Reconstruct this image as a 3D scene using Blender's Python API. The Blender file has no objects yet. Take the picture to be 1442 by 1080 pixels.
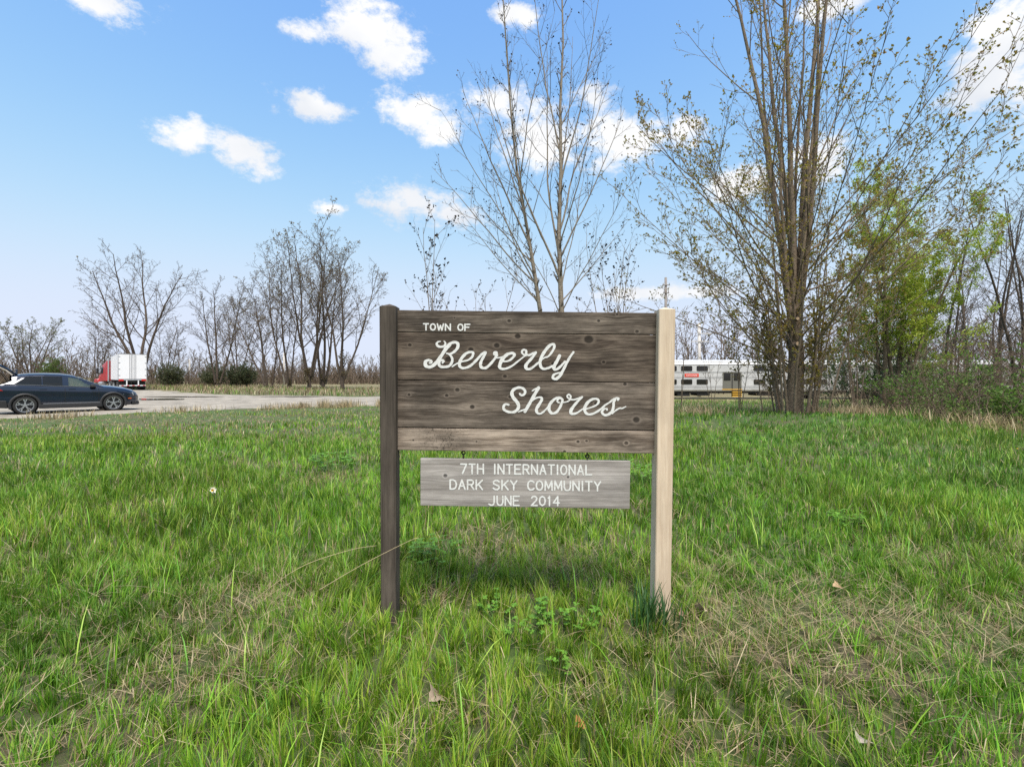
import bpy, math, random
import numpy as np
from mathutils import Vector, Matrix

S = bpy.context.scene
COL = S.collection
R = math.radians
F = 700.0          # focal length in pixels of the 1442 px wide photograph
H = 1.15           # camera height above the lawn
HV, HU = 531.0, 721.0

# ------------------------------------------------------------------ camera
cam_d = bpy.data.cameras.new('camera')
cam = bpy.data.objects.new('camera', cam_d); COL.objects.link(cam)
cam.location = (0, 0, H); cam.rotation_euler = (R(90), 0, 0)
cam_d.sensor_width = 36.0; cam_d.lens = 36.0 * F / 1442.0
cam_d.shift_y = -(540 - HV) / 1442.0
cam_d.clip_start = 0.05; cam_d.clip_end = 6000
S.camera = cam

# ------------------------------------------------------------------ exposure
S.view_settings.view_transform = 'Standard'
S.view_settings.look = 'None'
S.view_settings.gamma = 1.0
S.view_settings.use_curve_mapping = False
S.view_settings.exposure = 1.32
S.cycles.use_denoising = False
S.cycles.max_bounces = 8
S.cycles.transparent_max_bounces = 12
S.cycles.sample_clamp_indirect = 6.0

# ------------------------------------------------------------------ sun and sky
SUN_EL, SUN_AZ = R(65), R(168)      # azimuth clockwise from +Y (behind the camera, to its right)
sd = bpy.data.lights.new('sun', 'SUN'); sd.energy = 2.5; sd.angle = R(26.0); sd.color = (1.0, 0.93, 0.85)
so = bpy.data.objects.new('sun', sd); COL.objects.link(so)
sdir = Vector((math.sin(SUN_AZ) * math.cos(SUN_EL), math.cos(SUN_AZ) * math.cos(SUN_EL), math.sin(SUN_EL)))
so.rotation_euler = sdir.to_track_quat('Z', 'Y').to_euler(); so.location = (20, -30, 40)

W = bpy.data.worlds.new('World'); S.world = W; W.use_nodes = True
wn, wl = W.node_tree.nodes, W.node_tree.links
wn.clear()
def wnode(t, **k):
    n = wn.new(t)
    for a, b in k.items(): setattr(n, a, b)
    return n
def wmath(op, a, b=None, c=None, clamp=False):
    n = wnode('ShaderNodeMath', operation=op, use_clamp=clamp)
    for i, v in enumerate((a, b, c)):
        if v is None: continue
        if isinstance(v, (int, float)): n.inputs[i].default_value = v
        else: wl.new(v, n.inputs[i])
    return n.outputs[0]
sky = wnode('ShaderNodeTexSky', sky_type='NISHITA', sun_disc=False)
sky.sun_elevation = SUN_EL; sky.sun_rotation = SUN_AZ
sky.altitude = 200; sky.air_density = 1.15; sky.dust_density = 1.0; sky.ozone_density = 2.2
tc = wnode('ShaderNodeTexCoord')
sep = wnode('ShaderNodeSeparateXYZ'); wl.new(tc.outputs['Generated'], sep.inputs[0])
az = wmath('ARCTAN2', sep.outputs[0], sep.outputs[1])
el = wmath('ARCSINE', sep.outputs[2])
cmb = wnode('ShaderNodeCombineXYZ'); wl.new(az, cmb.inputs[0]); wl.new(el, cmb.inputs[1])
def azel(u, v):
    x, z = (u - HU) / F, (HV - v) / F
    return math.atan(x), math.atan(z / math.sqrt(1 + x * x))
CLOUDS = [(150, 4, 66, 26), (520, 42, 62, 42), (440, 48, 40, 18), (548, 78, 44, 28), (448, 154, 56, 20), (268, 194, 40, 22),
          (338, 216, 56, 27), (585, 160, 56, 30), (615, 188, 42, 22), (700, 146, 54, 30), (770, 195, 62, 46), (838, 134, 40, 20),
          (880, 200, 80, 40), (965, 180, 34, 22), (585, 288, 62, 27), (640, 300, 40, 16), (1392, 112, 84, 60), (1440, 55, 72, 84),
          (1500, 100, 110, 90), (722, 20, 38, 18), (1150, 222, 44, 30), (1045, 262, 62, 26), (905, 412, 74, 12), (465, 294, 24, 12),
          (1170, 8, 50, 20), (1380, 40, 26, 24), (990, 410, 40, 9)]
rmin = None
for (u, v, ru, rv) in CLOUDS:
    a0, e0 = azel(u, v); a1, _ = azel(u + ru, v); _, e1 = azel(u, v - rv)
    ra, re = abs(a1 - a0), abs(e1 - e0)
    m = wnode('ShaderNodeVectorMath', operation='MULTIPLY_ADD')
    wl.new(cmb.outputs[0], m.inputs[0])
    m.inputs[1].default_value = (1 / ra, 1 / re, 0); m.inputs[2].default_value = (-a0 / ra, -e0 / re, 0)
    l = wnode('ShaderNodeVectorMath', operation='LENGTH'); wl.new(m.outputs[0], l.inputs[0])
    rmin = l.outputs['Value'] if rmin is None else wmath('SMOOTH_MIN', rmin, l.outputs['Value'], 0.25)
def wnoise(scale, detail, rough, vec=None, zs=1.6):
    mp = wnode('ShaderNodeMapping'); mp.inputs['Scale'].default_value = (1, 1, zs)
    wl.new(tc.outputs['Generated'], mp.inputs[0])
    n = wnode('ShaderNodeTexNoise'); wl.new(mp.outputs[0], n.inputs['Vector'])
    n.inputs['Scale'].default_value = scale; n.inputs['Detail'].default_value = detail; n.inputs['Roughness'].default_value = rough
    return n.outputs[0]
nz = wnoise(15.0, 12.0, 0.69)
nz_big = wnoise(3.1, 7.0, 0.6)
val = wmath('ADD', wmath('SUBTRACT', 1.08, rmin), wmath('MULTIPLY', wmath('SUBTRACT', nz, 0.5), 3.6))
mask = wnode('ShaderNodeMapRange', interpolation_type='SMOOTHSTEP'); wl.new(val, mask.inputs[0])
mask.inputs[1].default_value = -0.15; mask.inputs[2].default_value = 0.75
# the same kind of scattered cumulus goes on round the rest of the sky
gate = wnode('ShaderNodeMapRange', interpolation_type='SMOOTHSTEP'); wl.new(wmath('ABSOLUTE', az), gate.inputs[0])
gate.inputs[1].default_value = 0.86; gate.inputs[2].default_value = 1.05
m2 = wnode('ShaderNodeMapRange', interpolation_type='SMOOTHSTEP'); wl.new(nz_big, m2.inputs[0])
m2.inputs[1].default_value = 0.57; m2.inputs[2].default_value = 0.66
allmask = wmath('MAXIMUM', mask.outputs[0], wmath('MULTIPLY', gate.outputs[0], m2.outputs[0]))
above = wnode('ShaderNodeMapRange'); wl.new(el, above.inputs[0]); above.inputs[1].default_value = 0.0; above.inputs[2].default_value = 0.08
allmask = wmath('MULTIPLY', allmask, above.outputs[0])
# per-channel curve on the sky colour, so the blue is milky towards the horizon
sc_ = wnode('ShaderNodeSeparateColor'); wl.new(sky.outputs[0], sc_.inputs[0])
cc_ = wnode('ShaderNodeCombineColor')
for k, (top_, gain, power) in enumerate(((2.0, 0.335, 1.75), (2.2, 0.345, 1.66), (2.66, 0.9, 1.0))):      # film-like roll-off of the bright horizon
    wl.new(wmath('MULTIPLY', wmath('SUBTRACT', 1.0, wmath('EXPONENT', wmath('MULTIPLY', wmath('POWER', sc_.outputs[k], power), -gain))), top_), cc_.inputs[k])
bg1 = wnode('ShaderNodeBackground'); wl.new(cc_.outputs[0], bg1.inputs[0]); bg1.inputs[1].default_value = 0.15
bg2 = wnode('ShaderNodeBackground')
crmp = wnode('ShaderNodeValToRGB'); wl.new(wnoise(5.0, 5.0, 0.5), crmp.inputs[0])
crmp.color_ramp.elements[0].position = 0.3; crmp.color_ramp.elements[0].color = (0.74, 0.78, 0.85, 1)
crmp.color_ramp.elements[1].position = 0.6; crmp.color_ramp.elements[1].color = (1, 1, 1, 1)
wl.new(crmp.outputs[0], bg2.inputs[0]); bg2.inputs[1].default_value = 0.42
mx = wnode('ShaderNodeMixShader'); wl.new(allmask, mx.inputs[0]); wl.new(bg1.outputs[0], mx.inputs[1]); wl.new(bg2.outputs[0], mx.inputs[2])
out = wnode('ShaderNodeOutputWorld'); wl.new(mx.outputs[0], out.inputs[0])
W.cycles.sampling_method = 'MANUAL'; W.cycles.sample_map_resolution = 512

# ------------------------------------------------------------------ helpers
def P(u, v, Y): return Vector(((u - HU) / F * Y, Y, H - (v - HV) / F * Y))

def tag(o, label=None, cat=None, group=None, kind=None):
    if label: o['label'] = label
    if cat: o['category'] = cat
    if group: o['group'] = group
    if kind: o['kind'] = kind
    return o
def empty(name, loc=(0, 0, 0), rz=0.0):
    o = bpy.data.objects.new(name, None); COL.objects.link(o); o.empty_display_size = 0.1
    o.location = loc; o.rotation_euler = (0, 0, rz); return o
def link(name, me, mat, parent=None):
    o = bpy.data.objects.new(name, me); COL.objects.link(o)
    if mat is not None and not me.materials: me.materials.append(mat)
    if parent is not None: o.parent = parent
    return o
def mesh_np(name, V, polys, smooth=False, colors=None):
    """V (n,3); polys: list of int arrays (m,k) with constant k each"""
    me = bpy.data.meshes.new(name)
    V = np.asarray(V, dtype=np.float32)
    polys = [np.asarray(p, dtype=np.int32) for p in polys if len(p)]
    nl = sum(p.size for p in polys); npoly = sum(len(p) for p in polys)
    me.vertices.add(len(V)); me.vertices.foreach_set('co', V.ravel())
    me.loops.add(nl); me.polygons.add(npoly)
    me.loops.foreach_set('vertex_index', np.concatenate([p.ravel() for p in polys]))
    st, c = [], 0
    for p in polys:
        st.append(c + np.arange(len(p)) * p.shape[1]); c += p.size
    me.polygons.foreach_set('loop_start', np.concatenate(st).astype(np.int32))
    if smooth: me.polygons.foreach_set('use_smooth', np.ones(npoly, dtype=bool))
    if colors is not None:
        ca = me.attributes.new('tint', 'FLOAT_COLOR', 'POINT')
        c4 = np.ones((len(V), 4), dtype=np.float32); c4[:, :3] = colors
        ca.data.foreach_set('color', c4.ravel())
    me.update(calc_edges=True); me.validate()
    return me

class MB:
    """collects simple solids into ONE mesh"""
    def __init__(s): s.v, s.f = [], []
    def add(s, vs, fs):
        b = len(s.v); s.v += [tuple(v) for v in vs]; s.f += [tuple(b + i for i in f) for f in fs]; return s
    def hexa(s, p):   # 8 points: bottom loop 0-3, top loop 4-7
        return s.add(p, [(3, 2, 1, 0), (4, 5, 6, 7), (0, 1, 5, 4), (1, 2, 6, 5), (2, 3, 7, 6), (3, 0, 4, 7)])
    def box(s, x0, x1, y0, y1, z0, z1):
        return s.hexa([(x0, y0, z0), (x1, y0, z0), (x1, y1, z0), (x0, y1, z0), (x0, y0, z1), (x1, y0, z1), (x1, y1, z1), (x0, y1, z1)])
    def tube(s, a, b, r, n=8, r2=None, cap=True):
        a, b = Vector(a), Vector(b); r2 = r if r2 is None else r2
        q = (b - a).to_track_quat('Z', 'Y'); vs = []
        for c, rr in ((a, r), (b, r2)):
            for i in range(n):
                t = 2 * math.pi * i / n
                vs.append(c + q @ Vector((math.cos(t) * rr, math.sin(t) * rr, 0)))
        fs = [(i, (i + 1) % n, n + (i + 1) % n, n + i) for i in range(n)]
        if cap: fs += [tuple(range(n - 1, -1, -1)), tuple(range(n, 2 * n))]
        return s.add(vs, fs)
    def lathe_y(s, prof, n=32, cx=0, cz=0):   # profile [(r, y)] about an axis along Y
        vs = []
        for (r, y) in prof:
            for i in range(n):
                t = 2 * math.pi * i / n; vs.append((cx + r * math.cos(t), y, cz + r * math.sin(t)))
        fs = []
        for j in range(len(prof) - 1):
            for i in range(n): fs.append((j * n + i, j * n + (i + 1) % n, (j + 1) * n + (i + 1) % n, (j + 1) * n + i))
        return s.add(vs, fs)
    def prism(s, poly, d):     # poly: list of Vectors, extruded by vector d
        n = len(poly); d = Vector(d); vs = [Vector(p) for p in poly] + [Vector(p) + d for p in poly]
        return s.add(vs, [tuple(range(n)), tuple(range(2 * n - 1, n - 1, -1))] + [(i, i + n, (i + 1) % n + n, (i + 1) % n) for i in range(n)])
    def build(s, name, mat, parent=None, bevel=0.0, smooth=False, seg=2):
        me = bpy.data.meshes.new(name); me.from_pydata(s.v, [], s.f); me.update()
        import bmesh
        bm = bmesh.new(); bm.from_mesh(me)
        bmesh.ops.recalc_face_normals(bm, faces=bm.faces)
        if bevel > 0: bmesh.ops.bevel(bm, geom=list(bm.edges), offset=bevel, segments=seg, affect='EDGES', profile=0.6, clamp_overlap=True)
        if smooth:
            for f in bm.faces: f.smooth = True
        bm.to_mesh(me); bm.free()
        return link(name, me, mat, parent)

# ---------------- value noise
_rs = np.random.RandomState(5)
_T = _rs.rand(256, 256)
def vnoise(x, y):
    x = np.asarray(x, float); y = np.asarray(y, float)
    xi, yi = np.floor(x).astype(int), np.floor(y).astype(int)
    fx, fy = x - xi, y - yi
    fx = fx * fx * (3 - 2 * fx); fy = fy * fy * (3 - 2 * fy)
    g = lambda a, b: _T[a % 256, b % 256]
    return (g(xi, yi) * (1 - fx) + g(xi + 1, yi) * fx) * (1 - fy) + (g(xi, yi + 1) * (1 - fx) + g(xi + 1, yi + 1) * fx) * fy
def fbm(x, y, o=4):
    r, a, s = 0, 0.5, 0
    for i in range(o):
        r = r + a * vnoise(x * 2 ** i + 17.3 * i, y * 2 ** i + 9.1 * i); s += a; a *= 0.5
    return r / s
def sstep(a, b, x):
    t = np.clip((np.asarray(x, float) - a) / (b - a), 0, 1); return t * t * (3 - 2 * t)
def gz(x, y):
    x = np.asarray(x, float); y = np.asarray(y, float)
    sl = sstep(2.5, -5.0, x)
    z = -0.04 - sl * 0.31 * sstep(5, 18, y) - (1 - sl) * 1.45 * sstep(19, 56, y)
    z = z + 0.20 * np.exp(-((x - 8.0) / 4.2) ** 2 - ((y - 12.3) / 2.8) ** 2)
    near = 1 - sstep(14, 40, y)
    z = z + near * (fbm(x * 0.7 + 40, y * 0.7 + 20, 3) - 0.5) * 0.10
    return z
def G(x, y): return float(gz(x, y))

# ---------------- materials
def mat(name, col=(0.5, 0.5, 0.5), rough=0.6, metal=0.0, noise=0.0, nscale=8.0, bump=0.0, bscale=None, col2=None, coat=0.0, spec=0.5):
    m = bpy.data.materials.new(name); m.use_nodes = True
    n, l = m.node_tree.nodes, m.node_tree.links
    b = n['Principled BSDF']
    b.inputs['Roughness'].default_value = rough; b.inputs['Metallic'].default_value = metal
    b.inputs['Specular IOR Level'].default_value = spec
    if coat: b.inputs['Coat Weight'].default_value = coat; b.inputs['Coat Roughness'].default_value = 0.03
    c = (*col, 1)
    if noise > 0 or col2 is not None:
        t = n.new('ShaderNodeTexCoord'); nt = n.new('ShaderNodeTexNoise')
        nt.inputs['Scale'].default_value = nscale; nt.inputs['Detail'].default_value = 6; nt.inputs['Roughness'].default_value = 0.62
        l.new(t.outputs['Object'], nt.inputs['Vector'])
        rp = n.new('ShaderNodeValToRGB'); rp.color_ramp.elements[0].position = 0.32; rp.color_ramp.elements[1].position = 0.68
        c2 = col2 if col2 is not None else tuple(min(1, x * (1 + noise)) for x in col)
        c1 = col if col2 is not None else tuple(x * (1 - noise) for x in col)
        rp.color_ramp.elements[0].color = (*c1, 1); rp.color_ramp.elements[1].color = (*c2, 1)
        l.new(nt.outputs[0], rp.inputs[0]); l.new(rp.outputs[0], b.inputs['Base Color'])
        if bump > 0:
            nb = nt
            if bscale:
                nb = n.new('ShaderNodeTexNoise'); nb.inputs['Scale'].default_value = bscale; nb.inputs['Detail'].default_value = 5
                l.new(t.outputs['Object'], nb.inputs['Vector'])
            bp = n.new('ShaderNodeBump'); bp.inputs['Strength'].default_value = bump; bp.inputs['Distance'].default_value = 0.02
            l.new(nb.outputs[0], bp.inputs['Height']); l.new(bp.outputs[0], b.inputs['Normal'])
    else:
        b.inputs['Base Color'].default_value = c
    return m
def leaf_mat(name, trans=0.35, rough=0.5, use_attr=True, col=(0.1, 0.2, 0.03)):
    m = bpy.data.materials.new(name); m.use_nodes = True
    n, l = m.node_tree.nodes, m.node_tree.links
    b = n['Principled BSDF']; b.inputs['Roughness'].default_value = rough; b.inputs['Specular IOR Level'].default_value = 0.35
    tr = n.new('ShaderNodeBsdfTranslucent'); mxs = n.new('ShaderNodeMixShader'); mxs.inputs[0].default_value = trans
    if use_attr:
        a = n.new('ShaderNodeAttribute'); a.attribute_name = 'tint'
        l.new(a.outputs['Color'], b.inputs['Base Color']); l.new(a.outputs['Color'], tr.inputs['Color'])
    else:
        b.inputs['Base Color'].default_value = (*col, 1); tr.inputs['Color'].default_value = (*col, 1)
    o = n['Material Output']
    l.new(b.outputs[0], mxs.inputs[1]); l.new(tr.outputs[0], mxs.inputs[2]); l.new(mxs.outputs[0], o.inputs['Surface'])
    return m
def wood_mat(name, dark, light, axis='X', knots=(), seed=0.0, rough=0.85, gscale=60.0, contrast=1.0, stain=None, tone=0.35, cracks=0.8):
    """weathered timber: grain along one axis (object coordinates), dark knots with rings"""
    m = bpy.data.materials.new(name); m.use_nodes = True
    n, l = m.node_tree.nodes, m.node_tree.links
    b = n['Principled BSDF']; b.inputs['Roughness'].default_value = rough; b.inputs['Specular IOR Level'].default_value = 0.2
    def mth(op, a, c=None, d=None):
        k = n.new('ShaderNodeMath'); k.operation = op
        for i, v in enumerate((a, c, d)):
            if v is None: continue
            if isinstance(v, (int, float)): k.inputs[i].default_value = v
            else: l.new(v, k.inputs[i])
        return k.outputs[0]
    t = n.new('ShaderNodeTexCoord')
    sp = n.new('ShaderNodeSeparateXYZ'); l.new(t.outputs['Object'], sp.inputs[0])
    along, across = (sp.outputs[0], sp.outputs[2]) if axis == 'X' else (sp.outputs[2], sp.outputs[0])
    depth = sp.outputs[1]
    warp = 0.0; core = 0.0; halo = 0.0
    for (ka, kc, kr) in knots:
        da = mth('SUBTRACT', along, ka); dc = mth('SUBTRACT', across, kc)
        d2 = mth('ADD', mth('MULTIPLY', mth('MULTIPLY', da, da), 0.22), mth('MULTIPLY', dc, dc))
        g = mth('EXPONENT', mth('MULTIPLY', d2, -1.0 / (2.6 * kr) ** 2))
        w = mth('MULTIPLY', mth('MULTIPLY', dc, g), -0.75)
        warp = w if isinstance(warp, float) else mth('ADD', warp, w)
        dr = mth('SQRT', mth('ADD', mth('MULTIPLY', mth('MULTIPLY', da, da), 0.7), mth('MULTIPLY', dc, dc)))
        c = mth('SUBTRACT', 1.0, mth('DIVIDE', dr, kr))
        core = c if isinstance(core, float) else mth('MAXIMUM', core, c)
    acw = mth('ADD', across, warp)
    cb = n.new('ShaderNodeCombineXYZ')
    l.new(mth('MULTIPLY', along, 0.045), cb.inputs[0]); l.new(mth('ADD', acw, seed), cb.inputs[1]); l.new(mth('MULTIPLY', depth, 0.3), cb.inputs[2])
    def nz_(scale, detail, rough_):
        k = n.new('ShaderNodeTexNoise'); k.inputs['Scale'].default_value = scale; k.inputs['Detail'].default_value = detail
        k.inputs['Roughness'].default_value = rough_; l.new(cb.outputs[0], k.inputs['Vector']); return k.outputs[0]
    n1 = nz_(gscale, 6, 0.7); n2 = nz_(gscale * 0.22, 4, 0.6); n3 = nz_(gscale * 3.2, 3, 0.6)
    mixv = mth('ADD', mth('ADD', mth('MULTIPLY', n1, 0.5), mth('MULTIPLY', n2, 0.42)), mth('MULTIPLY', n3, 0.22))
    rp = n.new('ShaderNodeValToRGB')
    lo, hi = 0.57 - 0.17 / contrast, 0.57 + 0.17 / contrast
    rp.color_ramp.elements[0].position = lo; rp.color_ramp.elements[0].color = (*dark, 1)
    rp.color_ramp.elements[1].position = hi; rp.color_ramp.elements[1].color = (*light, 1)
    l.new(mixv, rp.inputs[0])
    colr = rp.outputs[0]
    cv = n.new('ShaderNodeCombineXYZ'); l.new(mth('MULTIPLY', along, 0.016), cv.inputs[0]); l.new(mth('ADD', acw, seed * 1.7), cv.inputs[1])
    ck = n.new('ShaderNodeTexNoise'); ck.inputs['Scale'].default_value = gscale * 1.3; ck.inputs['Detail'].default_value = 4; ck.inputs['Roughness'].default_value = 0.6; l.new(cv.outputs[0], ck.inputs['Vector'])
    ckm = n.new('ShaderNodeMapRange'); l.new(ck.outputs[0], ckm.inputs[0]); ckm.inputs[1].default_value = 0.62; ckm.inputs[2].default_value = 0.70; ckm.inputs[4].default_value = cracks
    # blotchy weathering, independent of the grain
    nb = n.new('ShaderNodeTexNoise'); nb.inputs['Scale'].default_value = 4.5; nb.inputs['Detail'].default_value = 5; nb.inputs['Roughness'].default_value = 0.65
    mp = n.new('ShaderNodeMapping'); mp.inputs['Location'].default_value = (seed * 3.1, seed, 0)
    mp.inputs['Scale'].default_value = (0.8, 1, 2.2) if axis == 'X' else (2.2, 1, 0.8)
    l.new(t.outputs['Object'], mp.inputs[0]); l.new(mp.outputs[0], nb.inputs['Vector'])
    def mixc(fac, a, c, mode='MIX'):
        k = n.new('ShaderNodeMix'); k.data_type = 'RGBA'; k.blend_type = mode
        for s_, v in ((0, fac), (6, a), (7, c)):
            if isinstance(v, (int, float)): k.inputs[s_].default_value = v
            elif isinstance(v, tuple): k.inputs[s_].default_value = (*v, 1)
            else: l.new(v, k.inputs[s_])
        return k.outputs[2]
    rb = n.new('ShaderNodeValToRGB'); rb.color_ramp.elements[0].position = 0.35; rb.color_ramp.elements[1].position = 0.7
    rb.color_ramp.elements[0].color = (1 - tone,) * 3 + (1,); rb.color_ramp.elements[1].color = (1 + tone, 1 + tone, 1 + tone, 1)
    l.new(nb.outputs[0], rb.inputs[0])
    colr = mixc(1.0, colr, rb.outputs[0], 'MULTIPLY')
    colr = mixc(ckm.outputs[0], colr, tuple(x * 0.35 for x in dark))
    if stain:
        ns = n.new('ShaderNodeTexNoise'); ns.inputs['Scale'].default_value = 55; ns.inputs['Detail'].default_value = 2; ns.inputs['Distortion'].default_value = 2.5
        l.new(t.outputs['Object'], ns.inputs['Vector'])
        sx = mth('MULTIPLY', mth('GREATER_THAN', ns.outputs[0], 0.585), 0.75)
        win = mth('EXPONENT', mth('MULTIPLY', mth('POWER', mth('SUBTRACT', along, stain[0]), 2.0), -1 / stain[1] ** 2))
        colr = mixc(mth('MULTIPLY', sx, win), colr, (0.03, 0.025, 0.02))
    if knots:
        kk = n.new('ShaderNodeMapRange'); l.new(core, kk.inputs[0]); kk.inputs[1].default_value = 0.0; kk.inputs[2].default_value = 0.35
        hl = n.new('ShaderNodeMapRange'); l.new(core, hl.inputs[0]); hl.inputs[1].default_value = -0.6; hl.inputs[2].default_value = 0.0
        colr = mixc(mth('MULTIPLY', hl.outputs[0], 0.5), colr, tuple(min(1, x * 1.15) for x in light))
        ring = mth('ADD', 0.6, mth('MULTIPLY', n3, 0.4))
        colr = mixc(mth('MULTIPLY', kk.outputs[0], ring), colr, tuple(x * 0.16 for x in dark))
    l.new(colr, b.inputs['Base Color'])
    bp = n.new('ShaderNodeBump'); bp.inputs['Strength'].default_value = 0.55; bp.inputs['Distance'].default_value = 0.004
    hgt = mixv if not knots else mth('SUBTRACT', mixv, mth('MULTIPLY', mth('MAXIMUM', core, 0.0), 0.6))
    l.new(hgt, bp.inputs['Height']); l.new(bp.outputs[0], b.inputs['Normal'])
    return m

M = {}
M['leafy'] = leaf_mat('foliage', 0.48)
M['grass'] = leaf_mat('grass_blades', 0.3, 0.45)
M['paint'] = mat('white_paint', (0.80, 0.80, 0.78), 0.55, noise=0.08, nscale=40)
def worn_paint():
    m = bpy.data.materials.new('worn_white_paint'); m.use_nodes = True
    n, l = m.node_tree.nodes, m.node_tree.links; b = n['Principled BSDF']; b.inputs['Roughness'].default_value = 0.6
    t = n.new('ShaderNodeTexCoord'); mp = n.new('ShaderNodeMapping'); mp.inputs['Scale'].default_value = (60, 60, 190); l.new(t.outputs['Object'], mp.inputs[0])
    k = n.new('ShaderNodeTexNoise'); k.inputs['Scale'].default_value = 1.0; k.inputs['Detail'].default_value = 5; k.inputs['Roughness'].default_value = 0.7; l.new(mp.outputs[0], k.inputs['Vector'])
    r = n.new('ShaderNodeValToRGB'); e = r.color_ramp.elements
    e[0].position = 0.30; e[0].color = (0.26, 0.22, 0.18, 1); e[1].position = 0.42; e[1].color = (0.62, 0.61, 0.57, 1); x = e.new(0.6); x.color = (0.74, 0.74, 0.71, 1)
    l.new(k.outputs[0], r.inputs[0]); l.new(r.outputs[0], b.inputs['Base Color']); return m
M['worn'] = worn_paint()
M['iron'] = mat('dark_iron', (0.03, 0.028, 0.026), 0.5, 0.8)
M['bark_grey'] = mat('bark_grey', (0.098, 0.070, 0.046), 0.9, nscale=14, col2=(0.255, 0.193, 0.132), bump=0.6)
M['bark_tan'] = mat('bark_tan', (0.13, 0.105, 0.078), 0.85, nscale=16, col2=(0.31, 0.26, 0.195), bump=0.4)
M['bark_dark'] = mat('bark_dark', (0.052, 0.038, 0.028), 0.9, nscale=6, col2=(0.118, 0.088, 0.064), bump=0.5)
M['twig_brown'] = mat('twig_brown', (0.085, 0.060, 0.041), 0.9, nscale=0.25, col2=(0.175, 0.13, 0.09))
M['cut_wood'] = mat('cut_wood', (0.42, 0.30, 0.18), 0.8, noise=0.2, nscale=60)

# ------------------------------------------------------------------ ground
def axis_coords(lim, fine, step, growth):
    c = list(np.arange(0, fine, step)); s = step
    while c[-1] < lim: s *= growth; c.append(c[-1] + s)
    return np.array(c)
ap = axis_coords(1800, 22, 0.6, 1.18)
gx = np.concatenate([-ap[::-1], ap[1:]])
ay = axis_coords(2200, 28, 0.5, 1.16)
by = axis_coords(400, 2, 0.4, 1.5)
gy = np.concatenate([-by[::-1], ay[1:]])
XX, YY = np.meshgrid(gx, gy)
V = np.stack([XX.ravel(), YY.ravel(), gz(XX, YY).ravel()], 1)
nx, ny = len(gx), len(gy)
ii = (np.arange(ny - 1)[:, None] * nx + np.arange(nx - 1)[None]).ravel()
gm = mesh_np('ground', V, [np.stack([ii, ii + 1, ii + 1 + nx, ii + nx], 1)], smooth=True)
def ground_mat():
    m = bpy.data.materials.new('turf_soil'); m.use_nodes = True
    n, l = m.node_tree.nodes, m.node_tree.links; b = n['Principled BSDF']; b.inputs['Roughness'].default_value = 0.95
    t = n.new('ShaderNodeTexCoord')
    def nz_(s, d):
        k = n.new('ShaderNodeTexNoise'); k.inputs['Scale'].default_value = s; k.inputs['Detail'].default_value = d; k.inputs['Roughness'].default_value = 0.65
        l.new(t.outputs['Object'], k.inputs['Vector']); return k.outputs[0]
    def ramp(x, a, c, p0, p1):
        k = n.new('ShaderNodeValToRGB'); k.color_ramp.elements[0].position = p0; k.color_ramp.elements[1].position = p1
        k.color_ramp.elements[0].color = (*a, 1); k.color_ramp.elements[1].color = (*c, 1); l.new(x, k.inputs[0]); return k.outputs[0]
    soil = ramp(nz_(38, 8), (0.035, 0.027, 0.015), (0.17, 0.13, 0.072), 0.35, 0.7)
    green = ramp(nz_(22, 6), (0.025, 0.052, 0.010), (0.09, 0.15, 0.026), 0.3, 0.7)
    k = n.new('ShaderNodeMix'); k.data_type = 'RGBA'
    l.new(ramp(nz_(0.8, 5), (0, 0, 0), (1, 1, 1), 0.32, 0.55), k.inputs[0])
    l.new(soil, k.inputs[6]); l.new(green, k.inputs[7])
    far = n.new('ShaderNodeSeparateXYZ'); l.new(t.outputs['Object'], far.inputs[0])
    fr_ = n.new('ShaderNodeMapRange'); l.new(far.outputs[1], fr_.inputs[0]); fr_.inputs[1].default_value = 34; fr_.inputs[2].default_value = 60; fr_.inputs[4].default_value = 0.75
    k2 = n.new('ShaderNodeMix'); k2.data_type = 'RGBA'; l.new(fr_.outputs[0], k2.inputs[0]); l.new(k.outputs[2], k2.inputs[6])
    l.new(ramp(nz_(1.5, 6), (0.15, 0.115, 0.06), (0.27, 0.215, 0.115), 0.35, 0.65), k2.inputs[7]); l.new(k2.outputs[2], b.inputs['Base Color'])
    bp = n.new('ShaderNodeBump'); bp.inputs['Strength'].default_value = 0.8; bp.inputs['Distance'].default_value = 0.03
    l.new(nz_(60, 6), bp.inputs['Height']); l.new(bp.outputs[0], b.inputs['Normal'])
    return m
tag(link('ground', gm, ground_mat()), kind='structure')

# gravel lot between a near and a far edge
NEAR = np.array([(-75, 9.0), (-40, 12.5), (-24, 15.6), (-18.2, 17.7), (-16.2, 19.2), (-15.2, 21), (-13.2, 22.7), (-10.4, 25), (-6.5, 26.2), (-1.0, 26.8), (2, 27.5)], float)
FAR = np.array([(-110, 62), (-70, 66), (-52, 64), (-44, 60), (-36, 53), (-30, 46), (-21, 40.5), (-15, 39), (-10, 38), (-3, 36), (1.5, 33)], float)
def resample(p, n):
    d = np.r_[0, np.cumsum(np.hypot(*np.diff(p, axis=0).T))]; s = np.linspace(0, d[-1], n)
    return np.stack([np.interp(s, d, p[:, 0]), np.interp(s, d, p[:, 1])], 1)
def near_y(x): return np.interp(x, NEAR[:, 0], NEAR[:, 1])
ns_, nt_ = 160, 36
A_, B_ = resample(NEAR, ns_), resample(FAR, ns_)
jit = (fbm(np.arange(ns_) * 0.25, np.zeros(ns_), 4) - 0.5)
A_[:, 1] += jit * 1.6; B_[:, 1] += (fbm(np.arange(ns_) * 0.3, np.ones(ns_) * 7, 4) - 0.5) * 4
tt = np.linspace(0, 1, nt_)[None, :, None]
L_ = A_[:, None] * (1 - tt) + B_[:, None] * tt
lx, ly = L_[..., 0].ravel(), L_[..., 1].ravel()
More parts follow.
